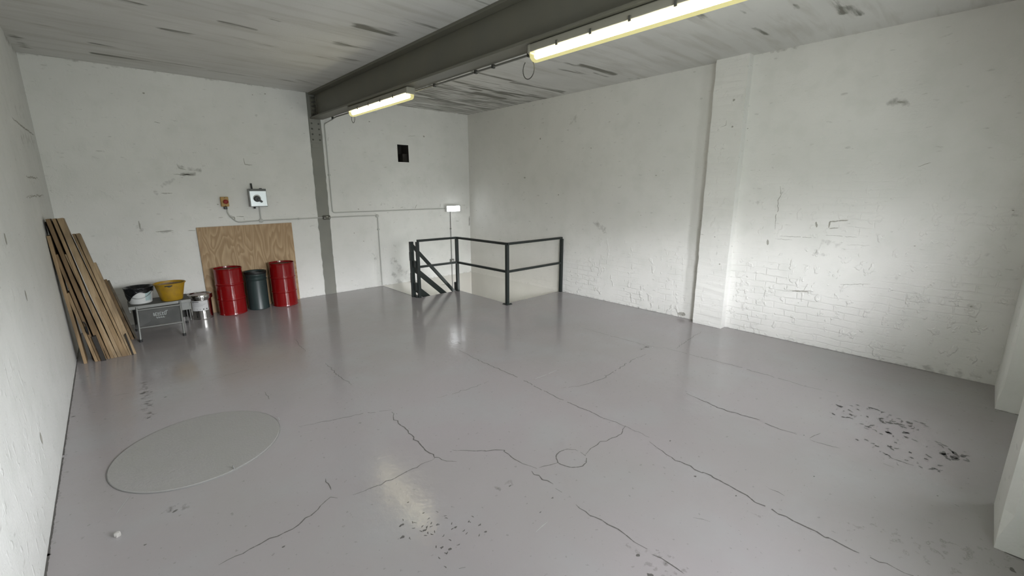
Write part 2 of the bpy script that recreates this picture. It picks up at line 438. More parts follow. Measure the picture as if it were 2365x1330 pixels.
# round filled core with a cracked rim
cc = fl(1319, 1058)
ribbon(crk, [(cc[0] + .098 * math.cos(a), cc[1] + .098 * math.sin(a)) for a in np.linspace(0.2, 6.3, 26)], .006, fz, 1, jag=.003)
for pl in ([(1238, 1228), (1265, 1205)], [(1285, 855), (1230, 878)], [(300, 1145), (285, 1165), (268, 1188)], [(700, 1000), (720, 996)]):
    ribbon(crk, [fl(*p) for p in pl], .004, fz, 2, jag=.002)
for u, v, r in ((110, 1282, .016), (2338, 1316, .02), (655, 1262, .008), (335, 1258, .008), (168, 962, .012), (730, 990, .004), (1136, 905, .005), (405, 1180, .012),
                (1178, 1122, .009), (1276, 1150, .008), (1248, 1183, .006), (925, 1215, .008), (980, 1225, .010), (978, 1185, .006), (942, 1160, .006), (930, 1240, .012), (928, 1212, .01),
                (330, 908, .022), (350, 905, .010), (337, 932, .012), (343, 965, .012), (382, 917, .01), (1040, 1268, .010), (1052, 1218, .008), (1108, 1212, .009), (1122, 1228, .008), (1020, 1265, .009),
                (1605, 1100, .009), (1700, 1145, .008), (1548, 1018, .007), (1857, 1005, .006), (2165, 1145, .006), (1500, 1330, .02), (1473, 1283, .012), (1880, 1100, .006)):
    c = fl(u, v); patch(crk, c, r, r * .6, fz, 1, rough=.5)
for _ in range(34):      # small flecks around the worn spots
    u, v = rng.normal(1010, 45), rng.normal(1235, 30); c = fl(u, v); a = rng.uniform(0, 3)
    ribbon(crk, [c, (c[0] + .018 * math.cos(a), c[1] + .018 * math.sin(a))], .005, fz, 1, jag=.002, step=.008)
# scraped patch near the right pier
WS = [(400,190,470,235,14),(430,215,490,225,10),(350,300,390,325,12),(560,255,620,295,10),(480,345,510,365,14),(520,365,620,380,12),(580,310,620,330,12),(575,200,620,215,8),(655,195,690,205,12),(670,250,700,270,8),
    (815,225,880,240,20),(880,240,970,275,14),(970,285,1040,295,6),(800,350,820,365,8),(950,370,1010,370,20),(960,385,1050,440,14),(1040,420,1140,440,26),(1090,400,1180,415,14),(1180,370,1250,385,10),(1150,440,1290,465,16),
    (1210,460,1320,500,14),(1310,410,1390,450,26),(1330,460,1380,470,10),(1385,500,1410,512,14),(700,440,760,450,10),(770,470,850,485,18),(830,470,900,460,12),(760,490,830,520,5),(870,515,930,550,7),(960,565,1010,585,12),
    (1040,500,1090,505,8),(1040,540,1120,580,20),(1070,555,1110,570,18),(1260,565,1350,575,16),(1280,600,1320,630,14),(1380,640,1460,675,12),(1400,400,1470,425,8),(1490,430,1550,450,14),(1550,460,1610,480,6),(660,640,700,660,12),
    (770,640,820,670,14),(850,695,890,700,8),(905,730,955,745,16),(1070,740,1130,745,16),(1100,750,1150,790,12),(1150,760,1220,765,8),(1160,690,1190,700,8),(1000,810,1060,835,8),(1060,840,1150,900,6),(1150,900,1270,940,5),
    (1350,800,1380,815,8),(1360,875,1410,895,14),(1290,905,1340,920,8),(1565,835,1650,890,10),(1550,900,1600,915,10),(1470,990,1520,1020,9),(1600,1035,1690,1020,10),(1680,1020,1730,1045,12),(1730,990,1790,985,9),(1680,665,1760,690,9),
    (1760,700,1860,740,9),(1720,705,1800,760,8),(1740,820,1820,850,26),(1800,800,1840,880,14),(1820,880,1890,925,14),(1860,760,1930,830,9),(1880,870,2000,880,22),(1920,800,2000,870,14),(1900,910,2010,905,16),(2020,870,2090,855,12),
    (2090,855,2140,870,8),(2050,910,2130,930,12),(2090,890,2140,940,8)]
for a, b, c, d, w in WS:
    ribbon(crk, [fl(1860 + a / 5.63, 900 + b / 5.63), fl(1860 + (a + c) / 11.26 + rng.normal(0, 1), 900 + (b + d) / 11.26 + rng.normal(0, 1)), fl(1860 + c / 5.63, 900 + d / 5.63)], w * .00145, lambda x, y: (x, y, .0009), 4, jag=.005, step=.016)
# gap along the walls
for (a, b) in (((XR - .004, 0.0), (XR - .004, 2.05)), ((XR - .005, 2.43), (XR - .005, 4.8)), ((XL + .003, 0), (XL + .003, 7.3)), ((XL, YB - .004), (HOLE_X0, YB - .004))):
    ribbon(crk, [a, b], .010, fz, 1, jag=.001)
ribbon(crk, [(5.447, 2.06), (5.447, 2.43)], .01, fz, 1, jag=.001); ribbon(crk, [(4.948, YF), (4.94, YO)], .014, fz, 1, jag=.001)
ribbon(crk, [(2.928, YF), (2.925, YO)], .012, fz, 1, jag=.001); ribbon(crk, [(HOLE_X0 - .012, YB), (HOLE_X0 - .012, HOLE_Y1)], .012, fz, 1, jag=.001)
def floor_st(P):
    d = np.zeros(len(P)); w = np.zeros(len(P))
    for a, b, r, s in (((2330, 1290), (2100, 1260), .14, .38), ((1490, 1290), (1560, 1320), .10, .42), ((1450, 1260), (1520, 1290), .06, .4), ((330, 880), (345, 960), .06, .5),  # small dirt spots, plus broad darker blotches by the right pier
                       ((380, 1180), (440, 1165), .035, .55), ((1500, 800), (1480, 806), .05, .6), ((2000, 1225), (2200, 1300), .2, .35), ((1180, 1110), (1150, 1130), .05, .45),
                       ((1120, 818), (1060, 835), .08, .2), ((1150, 930), (1080, 950), .1, .15), ((1390, 1050), (1330, 1078), .06, .3), ((700, 1320), (600, 1330), .05, .2), ((1730, 1180), (1760, 1190), .05, .35)):
        d = np.maximum(d, blob(P, fl(*a), fl(*b), r, s))
    for a, b, r, s in (((1925, 935), (2080, 1015), .06, .45), ((2000, 940), (2120, 990), .06, .5), ((2100, 1020), (2225, 1055), .03, .5), ((1960, 1000), (2090, 1080), .03, .4),
                       ((2130, 1075), (2170, 1085), .04, .6), ((2190, 1050), (2240, 1052), .03, .6), ((2130, 1010), (2200, 1050), .03, .4), ((980, 1200), (1010, 1215), .05, .45)):
        w = np.maximum(w, blob(P, fl(*a), fl(*b), r, s))
    for yy in ():
        pass
    d = np.maximum(d, .35 * np.exp(-(np.abs(P[:, 0] - XR) / .03) ** 2)); d = np.maximum(d, .35 * np.exp(-(np.abs(P[:, 0] - XL) / .05) ** 2))  # darker bands along the right and left wall lines
    d = np.maximum(d, .45 * np.exp(-(np.abs(P[:, 1] - YB) / .04) ** 2))  # same darker band along the back wall line
    return {'dirt_and_tone': d, 'wear': w}
us = cuts(XL, XR, .022, (HOLE_X0, HOLE_X1)); vs = cuts(YO - .0, YB, .022, (HOLE_Y1, HOLE_Y2))
edge = MB()   # slab edges round the stair opening
for (a, b) in (((HOLE_X0, YB), (HOLE_X0, HOLE_Y1)), ((HOLE_X0, HOLE_Y1), (HOLE_X1, HOLE_Y1)), ((HOLE_X1, HOLE_Y1), (HOLE_X1, HOLE_Y2)), ((HOLE_X1, HOLE_Y2), (XR, HOLE_Y2))):
    edge.add([(a[0], a[1], 0), (b[0], b[1], 0), (b[0], b[1], -.28), (a[0], a[1], -.28)], [(0, 1, 2, 3)], 3)
crk.add(edge.v, edge.f, 3)
# slab underside (ceiling of the storey below)
for (x0, x1, y0, y1) in ((XL, HOLE_X0, YO, YB), (HOLE_X0, HOLE_X1, YO, HOLE_Y1), (HOLE_X1, XR, YO, HOLE_Y2)):
    crk.add([(x0, y0, -.28), (x1, y0, -.28), (x1, y1, -.28), (x0, y1, -.28)], [(0, 3, 2, 1)], 3)
grid('floor', us, vs, lambda a, b: np.stack([a, b, a * 0], 1), floor_keep, [M_floor, M_crack, M_scratch, M_column, M_scrape], floor_st, extra=crk)

# ------------------------------------------------------------------ CEILING
def cl(u, v): p = at(u, v, 'z', H); return (p.x, p.y)
def ceil_st(P):
    d = np.zeros(len(P))
    L = [((215, 123), (350, 143), .035, 1.0), ((215, 100), (270, 112), .05, .6), ((300, 130), (480, 160), .03, .55), ((480, 162), (600, 180), .025, .7), ((375, 68), (435, 78), .06, .7),
         ((510, 50), (590, 68), .04, .8), ((545, 30), (570, 36), .03, .6), ((625, 45), (645, 50), .03, .55), ((265, 0), (320, 10), .06, .6), ((830, 62), (900, 78), .10, .7), ((940, 50), (1000, 62), .1, .5),
         ((780, 100), (860, 115), .08, .5), ((740, 130), (820, 140), .07, .5), ((690, 185), (730, 195), .06, .55), ((600, 170), (700, 195), .05, .5), ((560, 95), (640, 110), .15, .3),
         ((900, 160), (1000, 175), .04, .9), ((1090, 165), (1300, 215), .03, .85), ((1040, 185), (1200, 225), .05, .7), ((960, 190), (1110, 220), .03, .8), ((960, 215), (1060, 240), .04, .8),
         ((990, 228), (1130, 252), .04, .9), ((1100, 215), (1160, 228), .08, 1.0), ((1140, 210), (1290, 232), .05, .75), ((1180, 190), (1300, 212), .04, .7), ((1090, 205), (1110, 209), .05, .9),
         ((1340, 150), (1420, 172), .06, .95), ((1290, 160), (1360, 172), .05, .6), ((1370, 168), (1405, 178), .02, .8), ((1260, 135), (1330, 152), .04, .5), ((1450, 182), (1520, 178), .03, .5),
         ((1925, 0), (1945, 32), .04, .8), ((1960, 15), (1985, 34), .05, .8), ((1740, 65), (1770, 80), .03, .7), ((1715, 22), (1722, 30), .02, .6), ((1835, 12), (1842, 20), .04, .5), ((1615, 35), (1625, 42), .03, .6),
         ((1640, 150), (1610, 160), .04, .7), ((30, 80), (60, 110), .06, .5), ((100, 60), (80, 20), .12, .25), ((1100, 0), (1110, 10), .15, .4), ((2080, 60), (2100, 58), .03, .5), ((2140, 48), (2200, 44), .02, .6)]
    for a, b, r, s in L: d = np.maximum(d, blob(P, cl(*a), cl(*b), r, s))
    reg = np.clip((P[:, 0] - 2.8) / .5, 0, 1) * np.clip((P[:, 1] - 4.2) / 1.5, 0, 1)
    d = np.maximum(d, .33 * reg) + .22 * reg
    d = np.maximum(d, .30 * np.exp(-((P[:, 1] - YB) / .10) ** 2))  # darker towards the back wall
    return {'dirt_and_tone': d}
grid('ceiling', cuts(XL, XR, .03), cuts(YO, YB, .03), lambda a, b: np.stack([a, b, a * 0 + H], 1), lambda a, b: a == a, [M_ceil], ceil_st, flip=True)

# ------------------------------------------------------------------ BACK WALL
def bw(u, v): p = at(u, v, 'y', YB); return (p.x, p.z)
VX0, VX1, VZ0, VZ1 = 3.985, 4.205, 2.205, 2.505
ex = MB()
vd = .26
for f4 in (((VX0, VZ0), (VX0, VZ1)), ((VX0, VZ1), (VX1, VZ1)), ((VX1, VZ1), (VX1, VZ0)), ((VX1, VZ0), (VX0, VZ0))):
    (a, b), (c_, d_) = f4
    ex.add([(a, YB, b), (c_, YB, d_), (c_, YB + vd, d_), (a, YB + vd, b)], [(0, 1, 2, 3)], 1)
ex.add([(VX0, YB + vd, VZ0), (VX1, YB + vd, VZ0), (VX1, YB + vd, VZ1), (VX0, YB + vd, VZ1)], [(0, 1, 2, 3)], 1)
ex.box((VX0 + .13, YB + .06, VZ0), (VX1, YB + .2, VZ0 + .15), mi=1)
pw = lambda x, z: (x, YB - .0008, z)
for pl, w in (([(400, 402), (450, 404)], .007), ([(425, 403), (447, 402)], .014), ([(408, 378), (414, 388), (430, 392)], .006), ([(562, 365), (566, 380), (583, 381)], .008), ([(372, 446), (398, 446)], .008),
              ([(320, 510), (324, 530)], .012), ([(360, 535), (400, 533)], .010), ([(504, 502), (515, 502)], .006), ([(530, 501), (542, 501), (543, 511)], .012), ([(546, 500), (563, 500), (564, 508)], .008),
              ([(958, 482), (963, 472)], .008), ([(905, 480), (910, 478)], .006), ([(880, 475), (881, 468)], .006), ([(925, 479), (932, 478)], .006), ([(1018, 658), (1034, 656)], .012), ([(942, 314), (960, 314)], .004),
              ([(1052, 510), (1060, 511)], .006), ([(355, 282), (370, 284)], .005), ([(434, 532), (452, 532)], .006), ([(1017, 478), (1017, 470)], .006), ([(1087, 500), (1087, 518)], .01)):
    ribbon(ex, [bw(*p) for p in pl], w, pw, 2, jag=.002, step=.02)
for u, v, r in ((979, 315, .018), (853, 281, .012), (612, 217, .012), (332, 215, .012), (583, 219, .008), (503, 472, .013), (828, 483, .012), (840, 557, .010), (818, 538, .01), (1087, 600, .008)):
    patch(ex, bw(u, v), r, r * .7, pw, 2)
# storey below
ex.add([(HOLE_X0 - .3, YB, 0), (XR, YB, 0), (XR, YB, -2.8), (HOLE_X0 - .3, YB, -2.8)], [(0, 3, 2, 1)], 3)
def back_st(P):
    d = np.zeros(len(P))
    for a, b, r, s in (((410, 385), (460, 395), .06, .42), ((380, 430), (400, 415), .06, .42), ((420, 403), (450, 403), .03, .7), ((320, 520), (325, 530), .05, .5), ((590, 265), (590, 268), .03, .5),
                       ((215, 362), (240, 366), .04, .35), ((360, 445), (365, 455), .05, .35), ((880, 470), (960, 478), .05, .3), ((905, 600), (945, 640), .12, .40), ((850, 570), (870, 600), .08, .36), ((928, 655), (905, 630), .08, .46), ((900, 560), (930, 590), .1, .28),
                       ((690, 670), (860, 655), .03, .3), ((715, 215), (716, 260), .03, .7), ((760, 300), (757, 340), .04, .35), ((350, 690), (450, 680), .2, .25), ((1084, 520), (1084, 500), .02, .8), ((600, 165), (560, 160), .1, .3),
                       ((370, 535), (400, 533), .03, .5), ((530, 500), (560, 512), .05, .35), ((1060, 470), (1080, 480), .06, .3)):
        d = np.maximum(d, blob(P, bw(*a), bw(*b), r, s))
    d = np.maximum(d, .40 * np.exp(-((P[:, 1] - H) / .035) ** 2)); d = np.maximum(d, .42 * np.exp(-(P[:, 1] / .035) ** 2))  # darker in narrow bands at the top and bottom of the wall
    br = np.full(len(P), .35)
    return {'dirt_and_tone': d, 'brick': br}
grid('wall_back', cuts(XL, XR, .022, (VX0, VX1)), cuts(0, H, .022, (VZ0, VZ1)), lambda a, b: np.stack([a, a * 0 + YB, b], 1),
     lambda x, z: ~((x > VX0) & (x < VX1) & (z > VZ0) & (z < VZ1)), [M_back, M_dark, M_chipmark, M_lower], back_st, extra=ex)

# ------------------------------------------------------------------ RIGHT WALL (with its pilaster)
def rw(u, v): p = at(u, v, 'x', XR); return (p.y, p.z)
ex = MB(); pr = lambda y, z: (XR - .0008, y, z)
for pl, w in (([(1914, 527), (1916, 512), (1940, 510)], .012), ([(1915, 528), (1937, 526)], .008), ([(1936, 510), (1960, 508)], .010), ([(1885, 512), (1886, 525)], .016), ([(1773, 553), (1773, 566)], .018),
              ([(1802, 430), (1804, 450), (1797, 462), (1798, 485), (1792, 495), (1790, 530)], .006), ([(1790, 551), (1830, 554)], .003), ([(1800, 545), (1885, 549)], .004), ([(1908, 543), (1980, 548)], .003),
              ([(1955, 565), (2010, 567)], .002), ([(1818, 670), (1880, 673)], .006), ([(1830, 672), (1870, 674)], .008), ([(1940, 657), (2010, 656)], .004), ([(2120, 385), (2150, 375)], .004),
              ([(1850, 805), (1920, 822), (1965, 833)], .022), ([(2040, 845), (2080, 853)], .012), ([(2125, 858), (2180, 868)], .008), ([(1690, 768), (1740, 778)], .008), ([(1565, 724), (1583, 726)], .045),
              ([(1590, 738), (1597, 741)], .02), ([(2072, 235), (2090, 236)], .02)):
    ribbon(ex, [rw(*p) for p in pl], w, pr, 2, jag=.002, step=.02)
for u, v, r in ((1248, 320, .03), (1211, 296, .012), (1365, 342, .018), (1515, 405, .016), (1290, 450, .02), (1212, 410, .035), (1727, 297, .012), (1726, 324, .006), (1754, 393, .006), (1100, 486, .014),
                (2113, 568, .01), (2243, 708, .016), (2255, 742, .008), (2058, 459, .006), (1100, 283, .01), (1196, 553, .01), (2213, 706, .008), (2340, 486, .012), (1480, 497, .01)):
    patch(ex, rw(u, v), r * .6, r * .45, pr, 2)
# pilaster, slightly wavy arrises
PY0, PY1, PX = 2.065, 2.425, 5.452
zs = np.linspace(0, H, 70)
cs = []
for z in zs:
    j = rng.normal(0, .0022, 3); cs.append([(XR, PY1 + .002, z), (PX + j[0], PY1 + j[1] + (.006 if rng.random() < .07 else 0), z), (PX + j[2], PY0, z), (XR, PY0 - .002, z)])
vv = [p for r4 in cs for p in r4]
ff = [(i * 4 + k, (i + 1) * 4 + k, (i + 1) * 4 + k + 1, i * 4 + k + 1) for i in range(len(zs) - 1) for k in range(3)]
pil_f = [f[::-1] for f in ff]
ex.add(vv, pil_f, 0)
pp = lambda y, z: (PX - .004, y, z)
def pl_(u, v): p = at(u, v, 'x', PX); return (p.y, p.z)
for u, v, r in ((1695, 231, .012), (1692, 293, .010), (1651, 547, .006), (1662, 610, .008)): patch(ex, pl_(u, v), r, r, pp, 2)
ribbon(ex, [pl_(1664, 294), (pl_(1676, 290)), pl_(1678, 278)], .004, pp, 2, jag=.002)
ex.add([(XR, HOLE_Y2 - .3, 0), (XR, YB, 0), (XR, YB, -2.8), (XR, HOLE_Y2 - .3, -2.8)], [(0, 1, 2, 3)], 3)
def right_st(P):
    d = np.zeros(len(P))
    for a, b, r, s in (((1205, 430), (1212, 470), .10, .33), ((1375, 515), (1395, 530), .07, .5), ((1330, 270), (1320, 280), .10, .4), ((2050, 235), (2092, 238), .05, .55), ((1930, 330), (1990, 330), .1, .25), ((1730, 465), (1760, 468), .06, .35),
                       ((1870, 555), (1940, 565), .08, .35), ((2070, 640), (2110, 630), .06, .35), ((1880, 580), (1910, 590), .05, .4), ((2240, 705), (2245, 712), .05, .4), ((1700, 765), (1960, 830), .04, .5), ((2040, 835), (2260, 870), .05, .45),
                       ((1300, 672), (1590, 735), .03, .4), ((1290, 235), (1220, 245), .02, .4), ((1810, 430), (1802, 440), .06, .4), ((1262, 520), (1262, 530), .06, .3), ((1370, 490), (1372, 495), .03, .4), ((1490, 485), (1492, 490), .03, .4),
                       ((2260, 600), (2340, 480), .15, .28), ((2280, 860), (2150, 850), .1, .3), ((1780, 120), (1860, 105), .03, .4)):  # first entry darkens the wall end beside the front pier
        d = np.maximum(d, blob(P, rw(*a), rw(*b), r, s))
    d = np.maximum(d, .42 * np.exp(-((P[:, 1]) / .03) ** 2)); d = np.maximum(d, .3 * np.exp(-((P[:, 1] - H) / .03) ** 2))  # dirt along the base, then a darker band at the top
    br = np.clip(1.15 - P[:, 1] / 1.25, .12, 1)
    br = np.where(P[:, 0] < 2.1, np.clip(1.35 - P[:, 1] / 1.7, .12, 1), br)
    br = np.where(P[:, 0] > 4.8, br * .3, br)
    wm = np.clip((P[:, 0] - 4.80) / .03, 0, 1) * (.75 * np.clip(1.1 - P[:, 1], 0, 1)) + .25 * np.clip((P[:, 0] - 3) / 3, 0, 1) * np.clip(P[:, 1] - 1, 0, 1)
    return {'dirt_and_tone': d, 'brick': br, 'warm': wm}
grid('wall_right', cuts(YO, YB, .022), cuts(0, H, .022), lambda a, b: np.stack([a * 0 + XR, a, b], 1), lambda a, b: a == a, [M_right, M_dark, M_chipmark, M_lower], right_st, extra=ex)

# ------------------------------------------------------------------ LEFT WALL
def lw(u, v): p = at(u, v, 'x', XL); return (p.y, p.z)
ex = MB(); plx = lambda y, z: (XL + .001, y, z)
ribbon(ex, [lw(28, 272), lw(55, 295), lw(78, 312)], .012, plx, 2, jag=.004); ribbon(ex, [lw(60, 408), lw(90, 413)], .010, plx, 2); ribbon(ex, [lw(60, 455), lw(100, 450)], .008, plx, 2)
for u, v, r in ((95, 1012, .02), (12, 550, .02), (60, 683, .02)): patch(ex, lw(u, v), r, r * 1.5, plx, 2)
def left_st(P):
    d = np.zeros(len(P))
    for a, b, r, s in (((50, 320), (80, 330), .12, .42), ((10, 80), (45, 130), .08, .55), ((60, 260), (30, 250), .2, .3), ((35, 620), (40, 640), .05, .3), ((95, 1000), (98, 1020), .05, .4), ((60, 410), (100, 450), .1, .3)):
        d = np.maximum(d, blob(P, lw(*a), lw(*b), r, s))
    d = np.maximum(d, .4 * np.exp(-((P[:, 1]) / .03) ** 2)); d = np.maximum(d, .35 * np.exp(-((P[:, 0] - YB) / .05) ** 2))  # darker bands along the base and at the back corner
    return {'dirt_and_tone': d, 'brick': np.full(len(P), .45)}
grid('wall_left', cuts(YO, YB, .03), cuts(0, H, .03), lambda a, b: np.stack([a * 0 + XL, a, b], 1), lambda a, b: a == a, [M_left, M_dark, M_chipmark], left_st, flip=True, extra=ex)

# ------------------------------------------------------------------ FRONT WALL: piers, spandrels, lintel, windows
fw = MB()
def chpier(x0, x1, ch):
    # arris towards -X is chamfered above a plain stop
    z0, z1 = .05, .20
    a = [(x0, YF), (x0 + .003, YF + .0), (x1, YF), (x1, YO), (x0, YO)]
    b = [(x0, YF - ch), (x0 + ch, YF), (x1, YF), (x1, YO), (x0, YO)]
    lv = [(0, a), (z0, a), (z1, b), (1.0, b), (H, b)]
    vs_ = [(x, y, z) for z, p in lv for x, y in p]; n = 5
    fs_ = [(i * n + j, (i + 1) * n + j, (i + 1) * n + (j + 1) % n, i * n + (j + 1) % n) for i in range(len(lv) - 1) for j in range(n)]
    fw.add(vs_, fs_)
chpier(W2[1], W1[0], .035)
chpier(W1[1], XR, .018)
if W2[0] > XL + .02: fw.box((XL, YO, 0), (W2[0], YF, H))
for w, g in ((W1, G1), (W2, G2)):
    fw.box((w[0], YO, 0), (w[1], YO + .12, SILL)); fw.box((w[0], YO, HEAD), (w[1], YF, H))
    fw.box((w[0], YO, SILL), (g[0], YO + .12, HEAD)); fw.box((g[1], YO, SILL), (w[1], YO + .12, HEAD))
o = fw.obj('wall_front', M_front); tag(o, kind='structure')
M_frame = mat('white_window_frame', (.6, .6, .58), .45)
for i, w in enumerate((G2, G1)):
    r = bpy.data.objects.new('window_%d' % (i + 1), None); COL.objects.link(r); r.location = ((w[0] + w[1]) / 2, YO + .06, SILL); tag(r, kind='structure')
    f = MB(); y0, y1 = YO + .03, YO + .09; n = 2 if i == 0 else 1
    f.box((w[0], y0, SILL), (w[1], y1, SILL + .05)); f.box((w[0], y0, HEAD - .05), (w[1], y1, HEAD))
    for k in range(n + 1):
        x = w[0] + (w[1] - w[0]) * k / n; a, b = (x, x + .05) if k == 0 else (x - .05, x) if k == n else (x - .025, x + .025)
        f.box((a, y0, SILL + .05), (b, y1, HEAD - .05))
    f.obj('window_frame', M_frame, r)
    MB().box((w[0] + .04, YO + .055, SILL + .04), (w[1] - .04, YO + .059, HEAD - .04)).obj('window_pane', M_glass, r)
    MB().box((w[0], YO + .0, SILL), (w[1], YO + .14, SILL + .03)).obj('window_sill', M_front, r) if False else None

# storey below: closes the stairwell
lo = MB()
lo.box((HOLE_X0 - .3, 3.9, -2.86), (XR, YB, -2.8))
tag(lo.obj('floor_below', M_column), kind='structure')
lo = MB(); lo.box((HOLE_X0 - .36, 3.9, -2.8), (HOLE_X0 - .3, YB, -.28)); lo.box((HOLE_X0 - .3, 3.84, -2.8), (XR, 3.9, -.28))
tag(lo.obj('wall_below', M_front), kind='structure')

# ------------------------------------------------------------------ STEEL BEAM AND COLUMN
BX0, BX1, BZ0 = 2.525, 2.715, 2.79
r = thing('steel_beam', (2.62, 3.5, BZ0), 'deep grey painted steel I-beam running under the ceiling from the column', 'beam')
b = MB(); b.box((BX0, YF, BZ0), (BX1, YB - .012, BZ0 + .022)); b.box((BX0, YF, H - .028), (BX1, YB - .012, H)); b.box((2.613, YF, BZ0 + .022), (2.627, YB - .012, H - .028))
b.obj('beam_section', M_steel, r, bevel=.003)
b = MB(); b.box((2.603, YB - .09, BZ0 + .03), (2.613, YB - .012, H - .05)); b.box((2.545, YB - .024, BZ0 + .03), (2.613, YB - .012, H - .05))
b.obj('end_cleat', M_steel, r, bevel=.002)
for k in range(5):
    MB().lathe([(.0, 0), (.016, 0), (.016, -.014), (0, -.014)], (2.603, YB - .055, BZ0 + .06 + k * .06), 6, axis='x').obj('bolt', M_bolt, r)
    MB().lathe([(.0, 0), (.016, 0), (.016, -.014), (0, -.014)], (2.572, YB - .024, BZ0 + .06 + k * .06), 6, axis='y').obj('bolt', M_bolt, r)
r = thing('steel_column', (2.585, YB, 0), 'grey steel column face set flush in the white back wall', 'column')
c_ = MB(); zc = np.linspace(0, BZ0 - .001, 46); vs_ = []
for i, z in enumerate(zc):
    a = 2.497 + rng.normal(0, .0035) * (1 if z < 2.3 else 0); b2 = 2.682 + rng.normal(0, .0025)
    vs_ += [(a, YB, z), (a, YB - .008, z), (b2, YB - .008, z), (b2, YB, z)]
c_.add(vs_, [(i * 4 + k, (i + 1) * 4 + k, (i + 1) * 4 + k + 1, i * 4 + k + 1) for i in range(45) for k in range(3)]); c_.box((2.497, YB - .008, BZ0), (2.70, YB, H))
c_.obj('column_flange', M_column, r)
c_ = MB().box((2.502, YB - .020, 2.44), (2.672, YB - .008, BZ0 - .004)); c_.obj('splice_plate', M_column, r, bevel=.002)
c_ = MB().box((2.512, YB - .016, 2.36), (2.662, YB - .008, 2.42)); c_.obj('splice_packer', M_column, r, bevel=.002)
for z in (2.48, 2.56, 2.64, 2.72):
    for x in (2.535, 2.64): MB().lathe([(0, 0), (.013, 0), (.013, -.012), (0, -.012)], (x, YB - .020, z), 6, axis='y').obj('bolt', M_bolt, r)

# ------------------------------------------------------------------ FLUORESCENT BATTENS
def batten(y0, y1, label, loops):
    x = 2.605; r = thing('fluorescent_light', (x, (y0 + y1) / 2, 2.66), label, 'light', 'fluorescent battens under the steel beam')
    zb = 2.79
    MB().box((x - .050, y0 + .01, zb - .062), (x + .050, y1 - .01, zb - .004)).obj('housing', M_housing, r, bevel=.008)
    # diffuser: rounded trough
    prof = [(-.050, .0), (-.052, -.02), (-.045, -.045), (-.028, -.060), (0, -.065), (.028, -.060), (.045, -.045), (.052, -.02), (.050, 0)]
    ys = [y0 + .012, y0 + .03, y1 - .03, y1 - .012]; sc = [.72, 1, 1, .72]; d = MB()
    vs_ = [(x + a * s, y, zb - .063 + b * s) for y, s in zip(ys, sc) for a, b in prof]; n = len(prof)
    fs_ = [(i * n + j, i * n + j + 1, (i + 1) * n + j + 1, (i + 1) * n + j) for i in range(3) for j in range(n - 1)] + [tuple(range(n)), tuple(3 * n + j for j in range(n))[::-1]]
    d.add(vs_, fs_).obj('diffuser', M_diff, r, smooth=True, ang=60)
    MB().tube([(x - .004, y0 + .05, zb - .087), (x - .004, y1 - .05, zb - .087)], .022, 16).obj('tube', M_tube, r, smooth=True)
    for y, s in ((y0, -1), (y1, 1)):
        MB().box((x - .052, min(y, y - s * .03), zb - .072), (x + .052, max(y, y - s * .03), zb - .002)).obj('end_cap', M_housing, r, bevel=.008)
    k = 0; n = max(3, int((y1 - y0) / .3))
    for i in range(1, n):
        y = y0 + (y1 - y0) * i / n
        for sx_ in (-1, 1): MB().box((x + sx_ * .054 - .004, y - .011, zb - .074), (x + sx_ * .054 + .004, y + .008, zb - .040)).obj('clip', M_bolt, r, bevel=.002)
    for yy, rr in loops:
        pts = [(x + .02, yy + .055 * math.cos(a) * rr, zb - .085 + (-.062 + .062 * math.sin(a)) * rr) for a in np.linspace(2.2, 7.2, 18)]
        MB().tube(pts, .0035, 8).obj('flex_loop', M_clip, r, smooth=True)
    return r
batten(4.43, 5.99, 'lit fluorescent batten under the beam nearer the grey column', [(6.0, .9)])
batten(.80, 2.60, 'long lit fluorescent batten under the beam, nearest the viewer', [(2.655, 1.15)])

# ------------------------------------------------------------------ CONDUITS
cr_ = .0085
def run(name, path, mat_, label, clips=(), r=cr_, boxes=()):
    p0 = Vector(path[0]); t_ = thing(name, p0, label, 'conduit')
    pts = [Vector(path[0])]
    for i in range(1, len(path) - 1): pts += bend(path[i - 1], path[i], path[i + 1], .045)
    pts.append(Vector(path[-1]))
    MB().tube(pts, r, 10).obj('pipe', mat_, t_, smooth=True)
    for c in clips: MB().box(Vector(c[0]) - Vector(c[1]), Vector(c[0]) + Vector(c[1])).obj('clip', c[2] if len(c) > 2 else mat_, t_, bevel=.002)
    for c in boxes:
        MB().lathe([(0, 0), (.026, 0), (.028, -.006), (.028, -.026), (.022, -.030), (0, -.030)], c, 20, axis='y').obj('junction_cover', mat_, t_, smooth=True)
    return t_
YW = YB - .012
xb = 2.727
bc = run('beam_conduit', [(2.735, 7.02, BZ0 - .03), (2.735, YW, BZ0 - .06), (2.735, YW, 1.35), (4.94, YW, 1.352)], M_conduit,
    'thin conduit along the beam edge, down the wall to the bulkhead lamp', [((2.735, YB - .012, 1.95), (.018, .012, .012))])
MB().tube([(2.722, 2.62, BZ0 - .016), (2.722, 6.80, BZ0 - .016), (2.728, 6.9, BZ0 - .020), (2.735, 7.02, BZ0 - .03)], cr_, 10).obj('beam_pipe', M_condgrey, bc, smooth=True, ang=60)
for y in (2.75, 3.2, 3.45, 4.15, 6.95): MB().box((2.708, y - .012, BZ0 - .030), (2.736, y + .012, BZ0 + .002)).obj('clip', M_clip, bc, bevel=.002)
